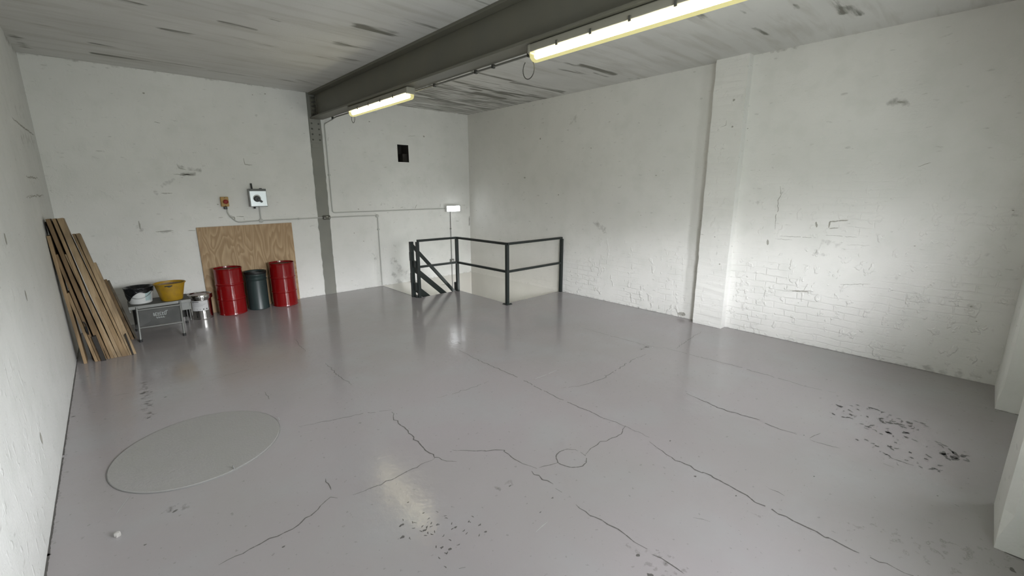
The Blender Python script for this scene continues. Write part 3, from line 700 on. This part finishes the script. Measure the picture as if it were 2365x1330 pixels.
# switch run
zc_ = 1.272
p1 = at(520, 483, 'y', YW); p2 = at(600, 511, 'y', YW)
run('switch_conduit', [(1.262, YW, 1.462), (1.262, YW, 1.38), (1.36, YW, zc_ - .01), (1.60, YW, zc_), (2.57, YW - .006, 1.278)], M_conduit, 'white conduit from the stop button along the wall above the plywood sheet',
    [((2.2, YB - .010, zc_ + .003), (.010, .010, .014))], boxes=[(1.672, YB, zc_)])
run('isolator_conduit', [(1.672, YW, 1.48), (1.672, YW, 1.30)], M_conduit, 'short white conduit dropping from the metal isolator switch')
run('corner_conduit', [(2.675, YW - .006, 1.278), (3.515, YW, 1.276), (3.515, YW, .01)], M_conduit, 'white conduit from the column box, down the wall to the stair corner',
    [((3.515, YB - .010, 1.03), (.020, .010, .012))], boxes=[(3.505, YB, 1.268)])
run('lamp_drop_conduit', [(5.065, YW, 1.29), (5.065, YW, .335)], M_condgrey, 'thin grey conduit dropping from the bulkhead lamp to the switch', [((5.065, YB - .01, .95), (.016, .01, .010))])
run('lower_conduit', [(5.065, YW, .26), (5.065, YW, -.35)], M_condgrey, 'thin grey conduit below the light switch, seen through the stair rails')
sw = thing('light_switch', (5.065, YB, .297), 'small grey light switch low on the back wall behind the stair rails', 'switch')
MB().box((5.020, YB - .040, .262), (5.110, YB, .332)).obj('back_box', M_condgrey, sw, bevel=.006); MB().box((5.052, YB - .050, .283), (5.078, YB - .040, .310)).obj('rocker', M_white, sw, bevel=.003)
jb = thing('junction_box', (2.62, YB - .008, 1.28), 'small dark conduit box fixed across the grey column', 'electrical box')
MB().box((2.566, YB - .050, 1.247), (2.684, YB - .008, 1.312)).obj('box_body', M_bolt, jb, bevel=.014)
MB().box((2.60, YB - .056, 1.256), (2.650, YB - .050, 1.303)).obj('cover', M_steel, jb, bevel=.004)
for x, z in ((2.588, 1.27), (2.625, 1.292), (2.662, 1.27)): MB().lathe([(0, 0), (.010, 0), (.007, -.006), (0, -.007)], (x, YB - .053, z), 12, axis='y').obj('screw', M_conduit, jb)

# emergency bulkhead
el = thing('bulkhead_light', (5.12, YB, 1.29), 'lit white rectangular bulkhead lamp on the back wall near the corner', 'light')
MB().box((4.95, YB - .064, 1.290), (5.288, YB, 1.408)).obj('base', M_white, el, bevel=.006)
MB().box((4.957, YB - .082, 1.297), (5.256, YB - .064, 1.401)).obj('diffuser', M_emer, el, bevel=.012)
MB().box((5.256, YB - .080, 1.297), (5.282, YB - .064, 1.401)).obj('end_cap', M_white, el, bevel=.010)

# ------------------------------------------------------------------ STOP BUTTON AND ISOLATOR
M_yel = mat('yellow_plastic', (.42, .24, .045), .45); M_red = mat('red_button', (.26, .016, .012), .4)
sb = thing('stop_button', (1.245, YB, 1.48), 'yellow stop button box with red mushroom button on the back wall', 'stop button')
MB().box((1.195, YB - .062, 1.490), (1.287, YB, 1.622)).obj('box_body', M_yel, sb, bevel=.006)
MB().lathe([(0, 0), (.016, 0), (.016, -.016), (.030, -.020), (.030, -.030), (.020, -.037), (0, -.039)], (1.247, YB - .062, 1.556), 24, axis='y').obj('button', M_red, sb, smooth=True)
for z in (1.61, 1.502): MB().lathe([(0, 0), (.005, 0), (.005, -.003), (0, -.003)], (1.243, YB - .062, z), 10, axis='y').obj('screw', M_black, sb)
MB().box((1.222, YB - .050, 1.452), (1.262, YB - .008, 1.490)).obj('cable_gland', M_black, sb, bevel=.006)
M_galv = mat('brushed_metal_box', (.42, .44, .45), .36, metal=1, bump=(25, .05, .01)); M_galvs = mat('grey_metal_side', (.30, .30, .29), .45, metal=.6)
iso = thing('isolator_switch', (1.65, YB, 1.48), 'shiny metal isolator switch box with black rotary handle on the back wall', 'switch')
MB().box((1.545, YB - .085, 1.480), (1.765, YB, 1.730)).obj('box_body', M_galvs, iso, bevel=.004)
MB().add([(1.540, YB - .085, 1.476), (1.770, YB - .085, 1.476), (1.770, YB - .085, 1.734), (1.540, YB - .085, 1.734),
          (1.548, YB - .108, 1.484), (1.762, YB - .108, 1.484), (1.762, YB - .108, 1.700), (1.548, YB - .108, 1.700)],
         [(3, 2, 1, 0), (4, 5, 6, 7), (0, 1, 5, 4), (1, 2, 6, 5), (2, 3, 7, 6), (3, 0, 4, 7)]).obj('lid', M_galv, iso, bevel=.003)
MB().lathe([(0, 0), (.052, 0), (.050, -.005), (0, -.005)], (1.636, YB - .108, 1.598), 32, axis='y').obj('dial_plate', M_galvs, iso, smooth=True)
kn = MB().lathe([(0, 0), (.040, 0), (.040, -.020), (.034, -.026), (0, -.026)], (1.632, YB - .113, 1.592), 28, axis='y')
kn.bar((1.632, YB - .135, 1.592), (1.694, YB - .135, 1.545), .026, .022, up=(0, 1, 0)); kn.obj('rotary_handle', M_black, iso, bevel=.003)
MB().tube([(1.600, YB - .035, 1.730), (1.596, YB - .035, 1.810)], .012, 12).obj('cable_stub', M_black, iso)
MB().lathe([(.014, 0), (.018, 0), (.018, .012), (.014, .012)], (1.71, YB - .045, 1.730), 14).obj('blanking_plug', M_black, iso)
MB().tube([(1.606, YB - .035, 1.480), (1.607, YB - .035, 1.450)], .014, 12).obj('cable_gland', M_black, iso)

# ------------------------------------------------------------------ PLYWOOD
t = NT('plywood_veneer')
v = t.maps((3.2, 1, .9))
n0 = t.noise(1.6, 2, v, .45, .5)
rings = t.math('FRACT', t.math('MULTIPLY', n0, 10))
rr = t.rng(rings, 0, .75, 0, 1, True); rr = t.math('MULTIPLY', rr, t.rng(rings, 1.0, .88, 0, 1))
fine = t.noise(1, 4, t.maps((90, 1, 3)))
c = t.mix(rr, (.52, .375, .22), (.36, .235, .12))
c = t.mix(t.rng(t.noise(2.2, 3), .4, .7, 0, .5), c, (.40, .26, .14))
c = t.mix(t.rng(fine, .35, .7, 0, .35), c, (.24, .15, .08))
M_ply = t.done(c, .6, t.bump(fine, .15, .001))
M_plyedge = mat('plywood_edge', (.30, .20, .11), .7, var=(60, .6, (.16, .10, .055)))
pb = MB(); X0, X1 = .868, 2.086; th = .018
A = [(X0, YB - .024), (X1, YB - .024)]
ya, yb_ = YB - .028, YB - .003 - th
vs_ = [(X0, ya, 0), (X1, ya, 0), (X1, yb_, 1.222), (X0, yb_, 1.214), (X0, ya + th, 0), (X1, ya + th, 0), (X1, yb_ + th, 1.222), (X0, yb_ + th, 1.214)]
pb.add(vs_, [(0, 1, 2, 3)], 0); pb.add(vs_, [(4, 7, 6, 5)], 0); pb.add(vs_, [(0, 4, 5, 1), (1, 5, 6, 2), (2, 6, 7, 3), (3, 7, 4, 0)], 1)
o = pb.obj('plywood_sheet', [M_ply, M_plyedge]); tag(o, 'square plywood sheet leaning on the back wall behind the drums', 'plywood')

# ------------------------------------------------------------------ DRUMS, BIN, CAN
M_drum = mat('red_drum_paint', (.20, .002, .003), .16, coat=0, bump=(12, .03, .01)); M_drumin = mat('dark_red_lid', (.05, .002, .003), .4)
def drum(x, y, label):
    R, h = .172, .655; r = thing('steel_drum', (x, y, 0), label, 'drum', 'red steel drums in front of the plywood')
    pf = [(0, .004), (R - .006, .004), (R - .002, .0), (R + .002, .004), (R + .001, .012), (R - .002, .018), (R - .002, .022)]
    for zc in (.22, .435):
        pf += [(R - .002, zc - .018), (R - .002, zc - .014), (R + .004, zc - .007), (R + .006, zc), (R + .004, zc + .007), (R - .002, zc + .014), (R - .002, zc + .018)]
    pf += [(R - .002, h - .024), (R - .002, h - .02), (R + .003, h - .012), (R + .003, h - .002), (R - .001, h), (R - .006, h - .002), (R - .008, h - .022)]
    MB().lathe(pf, (x, y, 0), 64, closed=False).obj('shell', M_drum, r, smooth=True, ang=50)
    MB().lathe([(0, h - .022), (R - .007, h - .022), (R - .007, h - .026), (0, h - .026)], (x, y, 0), 64, closed=False).obj('drum_head', M_drumin, r)
    MB().lathe([(0, h - .022), (.022, h - .022), (.022, h - .010), (.018, h - .008), (0, h - .008)], (x + .09, y - .05, 0), 16, closed=False).obj('bung', M_drumin, r, smooth=True)
    return r
drum(1.128, 7.137, 'red ribbed steel drum between the metal can and the dark bin')
drum(1.824, 7.137, 'red ribbed steel drum standing at the right end of the plywood')
M_bin = mat('dark_green_grey_plastic', (.020, .036, .036), .36, bump=(40, .08, .003)); M_binin = mat('black_bag', (.008, .009, .009), .45)
r = thing('round_bin', (1.468, 7.165, 0), 'dark green-grey round bin standing between the two red drums', 'bin')
R = .138
MB().lathe([(0, .006), (R - .010, .006), (R - .004, 0), (R, .006), (R - .004, .016), (R - .003, .40), (R - .004, .43), (R + .003, .436), (R + .004, .450), (R - .003, .456), (R - .002, .50), (R + .003, .506), (R + .003, .515),
            (R - .002, .52), (R, .548), (R - .005, .555), (R - .009, .55), (R - .012, .10), (0, .09)], (1.468, 7.165, 0), 56, closed=False).obj('body', M_bin, r, smooth=True, ang=50)
bl = [(R - .016, .42), (R - .012, .53), (R - .002, .556), (R + .007, .560), (R + .008, .535), (R + .005, .525)]
MB().lathe(bl, (1.468, 7.165, 0), 56, closed=False).obj('bag_rim', M_binin, r, smooth=True, ang=60)

M_tin = mat('shiny_tin', (.50, .49, .47), .14, metal=1, bump=(14, .05, .01)); M_tinlid = mat('brown_tin_lid', (.16, .10, .09), .25, metal=.8); M_label = mat('white_paper_label', (.55, .55, .55), .6)
M_ink = mat('label_ink', (.02, .02, .02), .6); M_inkg = mat('label_grey_print', (.30, .30, .31), .6)
CXn, CYn, Rc = .765, 7.12, .120
r = thing('paint_can', (CXn, CYn, 0), 'shiny metal paint can with white label beside the left red drum', 'can')
MB().lathe([(0, .006), (Rc - .006, .006), (Rc, 0), (Rc + .002, .004), (Rc, .010), (Rc, .014), (Rc, .258), (Rc, .262), (Rc + .002, .268), (Rc + .001, .275), (Rc + .004, .30)], (CXn, CYn, 0), 64, closed=False).obj('body', M_tin, r, smooth=True, ang=50)
MB().lathe([(Rc + .004, .288), (Rc + .017, .283), (Rc + .019, .292), (Rc + .019, .334), (Rc + .015, .341), (Rc + .008, .341), (Rc + .004, .330), (0, .328)], (CXn, CYn, 0), 64, closed=False).obj('lid', M_tin, r, smooth=True, ang=50)
MB().lathe([(Rc + .004, .3315), (0, .3315), ], (CXn, CYn, 0), 48, closed=False).obj('lid_top', M_tinlid, r)
# label wraps the side facing the room
ac = math.atan2(-CYn, -CXn) - .22
def wrap(a0, a1, z0, z1, rr, mat_, name, par, n=16):
    vs_ = []; 
    for i in range(n + 1):
        a = ac + a0 + (a1 - a0) * i / n; vs_ += [(CXn + rr * math.cos(a), CYn + rr * math.sin(a), z0), (CXn + rr * math.cos(a), CYn + rr * math.sin(a), z1)]
    return MB().add(vs_, [(2 * i, 2 * i + 2, 2 * i + 3, 2 * i + 1) for i in range(n)]).obj(name, mat_, par, smooth=True)
lb = wrap(-.80, .86, .125, .262, Rc + .0010, M_label, 'can_label', r)
pm = MB()
def wq(a0, a1, z0, z1, mi):
    vs_ = []; n = 6; rr = Rc + .0018
    for i in range(n + 1):
        a = ac + a0 + (a1 - a0) * i / n; vs_ += [(CXn + rr * math.cos(a), CYn + rr * math.sin(a), z0), (CXn + rr * math.cos(a), CYn + rr * math.sin(a), z1)]
    pm.add(vs_, [(2 * i, 2 * i + 2, 2 * i + 3, 2 * i + 1) for i in range(n)], mi)
wq(-.70, .0, .243, .251, 0)
for k, (a0, a1) in enumerate(((-.62, .10), (-.50, .62), (-.62, .50), (-.5, .35))): wq(a0, a1, .228 - k * .013, .2315 - k * .013, 1)
for a, w in ((-.25, .05), (.05, .05), (.36, .10), (.66, .12)): wq(a - w / 2, a + w / 2, .138, .153, 0 if a > .2 else 1)
pm.obj('label_print', [M_ink, M_inkg], lb)

# ------------------------------------------------------------------ HOP-UP STEP
M_alu = mat('worn_grey_aluminium', (.17, .175, .165), .45, metal=.3, bump=(30, .1, .003)); M_deck = mat('dusty_grey_deck', (.055, .058, .052), .7, var=(14, .7, (.10, .10, .09)))
M_panel = mat('dark_grey_panel', (.035, .037, .034), .6, var=(9, .8, (.06, .06, .055))); M_foot = mat('rubber_foot', (.02, .02, .02), .7)
DZ = .40
r = thing('step_platform', (.31, 6.7, 0), 'low grey folding work platform carrying the two buckets', 'step platform')
MB().box((.020, 6.53, DZ - .020), (.600, 6.93, DZ)).obj('deck', M_deck, r, bevel=.004)
MB().box((.016, 6.520, DZ - .034), (.604, 6.531, DZ + .003)).obj('deck_edge', M_alu, r, bevel=.003)
fr = {}
for x0, x1, y0, y1 in ((.068, .088, 6.418, 6.535), (.470, .492, 6.36, 6.535)):
    lg = MB().tube([(x0, y0 + .0, .025), (x1, y1 - .014, DZ - .008)], .0115, 12).obj('leg', M_alu, r, smooth=True)
    MB().tube([(x0, y0, .0), (x0, y0, .030)], .017, 14).obj('rubber_foot', M_foot, lg, smooth=True)
MB().tube([(.078, 6.455, .155), (.475, 6.415, .155)], .0105, 10).obj('crossbar', M_alu, r, smooth=True)
MB().tube([(.090, 6.505, DZ - .045), (.488, 6.49, DZ - .045)], .0105, 10).obj('crossbar', M_alu, r, smooth=True)
pn = MB().add([(.082, 6.470, .165), (.474, 6.432, .165), (.486, 6.496, DZ - .05), (.092, 6.512, DZ - .05), (.082, 6.476, .165), (.474, 6.438, .165), (.486, 6.502, DZ - .05), (.092, 6.518, DZ - .05)],
              [(0, 1, 2, 3), (7, 6, 5, 4), (0, 4, 5, 1), (1, 5, 6, 2), (2, 6, 7, 3), (3, 7, 4, 0)]).obj('front_panel', M_panel, r)
# pale two-line printed mark on the panel
lg = MB(); M_print = mat('pale_print', (.26, .28, .27), .6)
def pan(s, q): return Vector((.082 + .400 * s, 6.470 - .0335 * s + .05 * q, .165 + .185 * q)) + Vector((0, -.0018, 0))
def stroke(a, b, w=.05):
    (s0, q0), (s1, q1) = a, b; d = Vector((s1 - s0, (q1 - q0) * .46, 0)).normalized(); n = Vector((-d.y, d.x, 0)) * w * .18
    c = [(s0 - n.x, q0 - n.y / .46), (s1 - n.x, q1 - n.y / .46), (s1 + n.x, q1 + n.y / .46), (s0 + n.x, q0 + n.y / .46)]
    lg.add([pan(*k) for k in c], [(0, 1, 2, 3)])
for x in (.36, .41, .46, .51, .56, .61):
    stroke((x, .56), (x, .74)); stroke((x, .56), (x + .035, .56)); stroke((x, .74), (x + .03, .74) if int(x * 100) % 2 else (x + .03, .66))
stroke((.66, .78), (.64, .55)); stroke((.64, .78), (.70, .80)); stroke((.35, .66), (.40, .60))
for x in (.42, .47, .52, .57): stroke((x, .40), (x, .49)); stroke((x, .40), (x + .035, .42))
lg.obj('panel_print', M_print, pn)
for x0 in (.06, .565):
    lg2 = MB().tube([(x0 - .0, 6.975, .025), (x0, 6.90, DZ - .012)], .0115, 12).obj('leg', M_alu, r, smooth=True)
    MB().tube([(x0, 6.975, 0), (x0, 6.975, .030)], .017, 14).obj('rubber_foot', M_foot, lg2, smooth=True)
MB().box((.050, 6.905, .10), (.575, 6.917, DZ - .02)).obj('rear_panel', M_panel, r)
MB().box((.585, 6.54, DZ - .10), (.597, 6.92, DZ - .018)).obj('side_rail', M_alu, r, bevel=.002)
MB().box((.580, 6.62, .11), (.586, 6.91, DZ - .03)).obj('side_panel', M_alu, r)
MB().box((.500, 6.545, DZ - .13), (.596, 6.553, DZ - .02)).obj('corner_plate', M_alu, r, bevel=.002)
MB().box((.020, 6.54, DZ - .07), (.032, 6.92, DZ - .018)).obj('side_rail', M_alu, r, bevel=.002)

# yellow mixing tub
M_tub = mat('yellow_tub_plastic', (.40, .235, .006), .5, var=(16, .75, (.27, .155, .02)), bump=(30, .15, .004)); M_tubin = mat('dried_mortar', (.20, .13, .06), .85, var=(14, .8, (.32, .24, .16)), bump=(16, .8, .02))
tx, ty = .434, 6.665
r = thing('mixing_tub', (tx, ty, DZ), 'round yellow plastic mixing tub with dried residue on the platform', 'tub')
r1, r2, hh = .108, .150, .215
MB().lathe([(0, .004), (r1 - .004, .0), (r1, .005), (r1 + (r2 - r1) * .5, hh * .5), (r2, hh - .012), (r2 + .010, hh - .012), (r2 + .012, hh - .004), (r2 + .006, hh), (r2 - .004, hh - .003), (r1 + (r2 - r1) * .5 - .006, hh * .5), (r1 - .006, .012), (0, .012)],
           (tx, ty, DZ + .001), 56, closed=False).obj('shell', M_tub, r, smooth=True, ang=50)
MB().lathe([(0, .06), (r1 + .004, .065), (r1 + (r2 - r1) * .5 - .008, hh * .5), (r2 - .012, hh - .022)], (tx, ty, DZ), 40, closed=False).obj('dried_residue', M_tubin, r, smooth=True)
a_ = math.atan2(-ty, -tx)
hb = MB(); vs_ = []
for i in range(9):
    a = a_ - .35 + .5 * i / 8; ra = r2 * .985
    vs_ += [(tx + (r2 + .0015) * math.cos(a), ty + (r2 + .0015) * math.sin(a), DZ + hh - .016), (tx + (r2 - .004) * math.cos(a), ty + (r2 - .004) * math.sin(a), DZ + hh - .034 + .006 * math.sin(i))]
hb.add(vs_, [(2 * i, 2 * i + 2, 2 * i + 3, 2 * i + 1) for i in range(8)]); hb.obj('pouring_slot', M_clip, r)
# white bucket with black liner bag
M_pail = mat('white_pail', (.62, .63, .62), .45); M_bag = mat('black_bin_bag', (.006, .007, .009), .28, bump=(22, 1.0, .02)); M_paleblue = mat('pale_blue_label', (.36, .46, .47), .5); M_wire = mat('wire_handle', (.2, .2, .2), .4, metal=1)
wx, wy = .142, 6.74
r = thing('paint_bucket', (wx, wy, DZ), 'white plastic bucket lined with a black bag on the platform', 'bucket')
r1, r2, hh = .106, .128, .185
MB().lathe([(0, .003), (r1, 0), (r1 + .002, .006), (r2, hh - .02), (r2 + .006, hh - .018), (r2 + .006, hh), (r2 - .004, hh), (r2 - .006, hh - .03), (r1 - .004, .01), (0, .01)], (wx, wy, DZ + .001), 48, closed=False).obj('shell', M_pail, r, smooth=True, ang=50)
bg = MB(); n = 60; lev = [(.75, hh - .06), (.93, hh + .005), (1.10, hh + .009), (1.075, hh - .012), (1.06, hh - .052)]; vs_ = []
for k, (m, z) in enumerate(lev):
    for j in range(n):
        a = 2 * math.pi * j / n; dr = .004 * math.sin(9 * a + k) + .003 * math.sin(17 * a + 2 * k); dz = 0
        if k >= 3:
            da = (a - (a_ - .95)) % (2 * math.pi); da = min(da, 2 * math.pi - da); dz = -.10 * math.exp(-(da / .42) ** 2) * (.6 if k == 3 else 1) + .008 * math.sin(7 * a)
        rad = (r2 * m + abs(dr)) if k < 3 else max(r1, r2 + (r1 - r2) * (1 - (z + dz) / hh)) * 1.02 + .007 + abs(dr)
        vs_.append((wx + rad * math.cos(a), wy + rad * math.sin(a), DZ + z + dz))
fs_ = [(i * n + j, i * n + (j + 1) % n, (i + 1) * n + (j + 1) % n, (i + 1) * n + j) for i in range(len(lev) - 1) for j in range(n)]
bg.add(vs_, fs_); bg.obj('bag_liner', M_bag, r, smooth=True, ang=80)
hp = [(wx + (r2 + .010) * math.cos(a), wy + (r2 + .010) * math.sin(a), DZ + hh - .03 - .085 * math.sin((a - (a_ - 1.2)) / 2.0 * math.pi / 1.2)) for a in np.linspace(a_ - 1.2, a_ + 1.2, 24)]
MB().tube(hp, .0018, 6).obj('handle', M_wire, r)
vs_ = []
for i in range(9):
    a = a_ + .45 + .6 * i / 8
    for z in (.03, .135): rad = r1 + (r2 - r1) * z / hh + .0025; vs_.append((wx + rad * math.cos(a), wy + rad * math.sin(a), DZ + z))
MB().add(vs_, [(2 * i, 2 * i + 2, 2 * i + 3, 2 * i + 1) for i in range(8)]).obj('bucket_label', M_paleblue, r)

# ------------------------------------------------------------------ TIMBER BOARDS
def wood(name, c1, c2):
    t = NT(name); g = t.noise(1, 4, t.maps((40, 40, 2.2)), .6, .5); k = t.noise(3.5, 3)
    c = t.mix(t.rng(g, .35, .65), c1, c2); c = t.mix(t.rng(k, .5, .72, 0, .6), c, tuple(x * .5 for x in c2)); return t.done(c, .75, t.bump(g, .3, .002))
M_w = [wood('pale_board', (.29, .20, .11), (.19, .125, .06)), wood('brown_board', (.20, .13, .065), (.13, .08, .035)), wood('dry_board', (.33, .24, .14), (.22, .155, .085)), wood('black_strip_gap_shade', (.022, .018, .014), (.012, .010, .008)), wood('grey_weathered_board', (.15, .125, .09), (.10, .08, .055))]
def board(top, foot, th_, depth, mi, label, y=5.96, top_y=None, dy=0.0):
    """top and foot are the middle of the front edge; the foot rests on the floor"""
    f_ = at(foot[0], foot[1], 'y', y); f_.z = 0.0; f_.y += dy
    p_ = at(top[0], top[1], 'y', top_y or y); p_.y += dy
    d = (p_ - f_).normalized(); x = Vector((1, 0, 0)); x = (x - d * x.dot(d)).normalized(); yv = d.cross(x)
    if yv.y < 0: yv = -yv
    depth += .07
    vs_ = []
    for c in (f_, p_):
        for a, b in ((-.5, 0), (.5, 0), (.5, 1), (-.5, 1)):
            q = c + x * a * th_ + yv * b * depth
            if c is f_: q = q - d * (q.z / d.z)
            vs_.append(q)
    xm = min(v_.x for v_ in vs_)
    if xm < XL + .004: vs_ = [v_ + Vector((XL + .004 - xm, 0, 0)) for v_ in vs_]
    m = MB().add(vs_, [(0, 3, 2, 1), (4, 5, 6, 7), (0, 1, 5, 4), (1, 2, 6, 5), (2, 3, 7, 6), (3, 0, 4, 7)])
    o = m.obj('timber_board', M_w[mi], bevel=.002); tag(o, label, 'board', 'timber boards leaning in the left corner'); return o
BR = [  # top px, foot px, thickness, depth, wood, label, top y, shift back
    ((109, 545), (196, 840), .026, .10, 0, 'outermost left timber board of the leaning stack, edge against the white wall', 5.98, 0),
    ((112, 512), (222, 833), .085, .05, 3, 'added dark backing for the shaded gap between the left boards of the stack', 6.06, .12),  # added dark fill, stands in for the shade between the left boards
    ((156, 677), (223, 834), .024, .10, 0, 'shortest timber board of the stack, pale, at its left front', 5.97, 0),
    ((129, 588), (231, 833), .022, .10, 1, 'low-topped brown board second in height from the left of the stack', 5.98, 0),
    ((109, 506), (243, 831), .029, .12, 1, 'full-height brown board, first of the tallest row of tops', 6.0, .01),
    ((125, 550), (252, 829), .020, .10, 1, 'board whose sunken top makes the short slot in the tallest row', 6.0, .01),
    ((123, 505), (260, 828), .024, .13, 0, 'middle board of the tallest row of tops in the stack', 6.02, .01),
    ((153, 587), (268, 826), .026, .11, 2, 'board whose sunken top makes the long slot in the tallest row', 6.02, .01),
    ((137.5, 504), (279, 824), .043, .14, 2, 'broad pale board, rightmost of the tallest row of tops', 6.05, .01),
    ((155.5, 541), (288, 822), .037, .13, 0, 'first board of the second row of tops in the stack', 6.06, .0),
    ((173, 586), (292, 820), .020, .11, 1, 'board whose sunken top makes the slot in the second row', 6.06, .0),
    ((169, 540), (297, 819), .020, .13, 0, 'thin middle board of the second row of tops', 6.08, .0),
    ((179, 539), (305, 818), .030, .14, 2, 'wide pale board, rightmost of the second row of tops', 6.10, .0),
    ((216, 607), (311, 817), .030, .13, 2, 'shorter pale board at the right side of the stack', 6.10, .015),
]
for b_ in BR: board(b_[0], b_[1], b_[2], b_[3], b_[4], b_[5], top_y=b_[6], dy=b_[7])
board((243, 645), (306, 779), .026, .10, 1, 'weathered board behind the stack, left one of two beside the step platform', y=6.60, top_y=6.95)
board((250, 647), (314, 777), .020, .10, 4, 'weathered grey board nearest the step platform, leaning on the back wall', y=6.62, top_y=7.0)
board((216, 777), (240, 833), .034, .03, 3, 'short black strip standing in front of the boards at their foot, left of centre', y=5.935)
board((289, 773), (307, 817), .012, .02, 3, 'thin black strip at the right foot of the leaning boards', y=5.945)
# black strip slipped between boards
M_strip = mat('black_rubber_strip', (.008, .008, .009), .35)
o = MB().tube([at(u, v, 'y', 5.95) + Vector((0, -.012, 0)) for u, v in ((192, 742), (198, 748), (202, 760), (205, 772), (201, 766), (197, 754))] , .005, 6).obj('rubber_strap', M_strip, smooth=True); tag(o, 'small black strap caught between the left boards of the stack', 'strap')

# ------------------------------------------------------------------ STAIR RAIL
r = thing('guard_rail', (4.3, 5.4, 0), 'dark green-black steel guard rail round the open stairwell', 'railing')
w = .046; HT = .925; HM = .505
PA, PB_, PC, PD = (3.545, 6.075), (4.285, 6.045), (4.305, 4.79), (5.535, 4.79)
for x, y in (PA, PB_, PC, PD):
    p = MB().box((x - w / 2, y - w / 2, 0), (x + w / 2, y + w / 2, HT - .016)).obj('post', M_rail, r, bevel=.003)
for x, y in (PC,):
    bp = MB().box((x - .055, y - .055, 0), (x + .055, y + .055, .008)).obj('base_plate', M_rail, r, bevel=.002)
    for sx_ in (-1, 1):
        for sy_ in (-1, 1): MB().lathe([(0, 0), (.009, 0), (.009, .010), (0, .010)], (x + sx_ * .038, y + sy_ * .038, .008), 6, closed=False).obj('bolt', M_rail, bp)
for a, b in ((PA, PB_), (PB_, PC), (PC, PD)):
    MB().bar((*a, HT), (*b, HT), w, .034).obj('top_rail', M_rail, r, bevel=.003)
    MB().bar((*a, HM), (*b, HM), w * .8, .034).obj('mid_rail', M_rail, r, bevel=.003)
# ------------------------------------------------------------------ STAIRCASE
r = thing('staircase', (3.9, 6.7, 0), 'dark steel staircase with sloping handrails going down through the floor opening', 'staircase')
ys = 6.20; nx = 3.500
MB().box((nx - .022, ys - .022, -.25), (nx + .040, ys + .022, .905)).obj('newel', M_rail, r, bevel=.003)
for z0, z1 in ((.60, .74), (.24, .40)): MB().box((nx - .028, ys - .030, z0), (nx + .012, ys + .020, z1)).obj('hinge_plate', M_rail, r, bevel=.003)
MB().box((nx, 6.09, .50), (nx + .05, ys, .60)).obj('bracket', M_rail, r, bevel=.003); MB().box((nx, 6.09, .12), (nx + .05, ys, .24)).obj('bracket', M_rail, r, bevel=.003); MB().box((nx, 6.09, -.03), (nx + .05, ys, .03)).obj('bracket', M_rail, r, bevel=.003)
MB().box((4.335, ys - .03, -2.8), (4.395, ys + .03, .125)).obj('newel', M_rail, r, bevel=.003)
MB().bar((nx - .005, ys, .875), (4.345, ys, -.080), .040, .052).obj('handrail', M_rail, r, bevel=.004)
MB().bar((nx, ys, .500), (4.345, ys, -.262), .018, .085).obj('mid_rail', M_rail, r, bevel=.003)
MB().bar((nx, ys, .185), (4.345, ys, -.56), .018, .10).obj('lower_rail', M_rail, r, bevel=.003)
for yy in (6.205, 7.30): MB().bar((3.50, yy, -.12), (4.40, yy, -.93), .012, .20).obj('stringer', M_rail, r)
for k in range(4): MB().box((3.56 + k * .21, 6.215, -.215 - k * .19), (3.80 + k * .21, 7.29, -.19 - k * .19)).obj('tread', M_rail, r)
MB().box((4.39, 6.12, -.97), (5.54, 7.30, -.94)).obj('landing', M_rail, r)
for k in range(9): MB().box((4.45, 5.90 - k * .22, -1.175 - k * .185), (5.50, 6.14 - k * .22, -1.15 - k * .185)).obj('tread', M_rail, r)
for xx in (4.43, 5.52): MB().bar((xx, 6.15, -1.05), (xx, 4.0, -2.80), .012, .20).obj('stringer', M_rail, r)

# ------------------------------------------------------------------ ROUND FLOOR COVER
M_plate = mat('grey_painted_plate', (.285, .282, .268), .5, bump=(80, .7, .004), var=(5, .5, (.30, .29, .29))); M_platee = mat('bare_plate_edge', (.17, .17, .165), .5)
hx, hy, hr = .235, 3.40, .476
r = thing('floor_cover', (hx, hy, 0), 'large round grey cover plate lying on the painted floor', 'floor cover')
MB().lathe([(hr, .0015), (hr, .006), (hr - .003, .008), (0, .008)], (hx, hy, 0), 96, closed=False).obj('plate', M_plate, r, smooth=True, ang=30)
MB().lathe([(hr + .004, .0008), (hr + .0035, .005), (hr + .0005, .0065), (hr - .001, .0015)], (hx, hy, 0), 96, closed=False).obj('rim', M_platee, r)
for u, v in ((541, 1083), (645, 970)):
    p = at(u, v, 'z', .008); MB().tube([(p.x, p.y, .008), (p.x - .004, p.y + .003, .033)], .0035, 8).obj('pin', M_platee, r)
# chip of plaster
p = at(272, 1238, 'z', 0)
m = MB().lathe([(0, 0), (.013, 0), (.015, .010), (.011, .022), (0, .026)], (p.x, p.y, 0), 7, closed=False); m.v = [(x + rng.normal(0, .0015), y + rng.normal(0, .0015), z) for x, y, z in m.v]
o = m.obj('plaster_chip', mat('pale_plaster', (.36, .35, .33), .9)); tag(o, 'small pale chip of plaster on the floor in front of the round cover', 'debris')
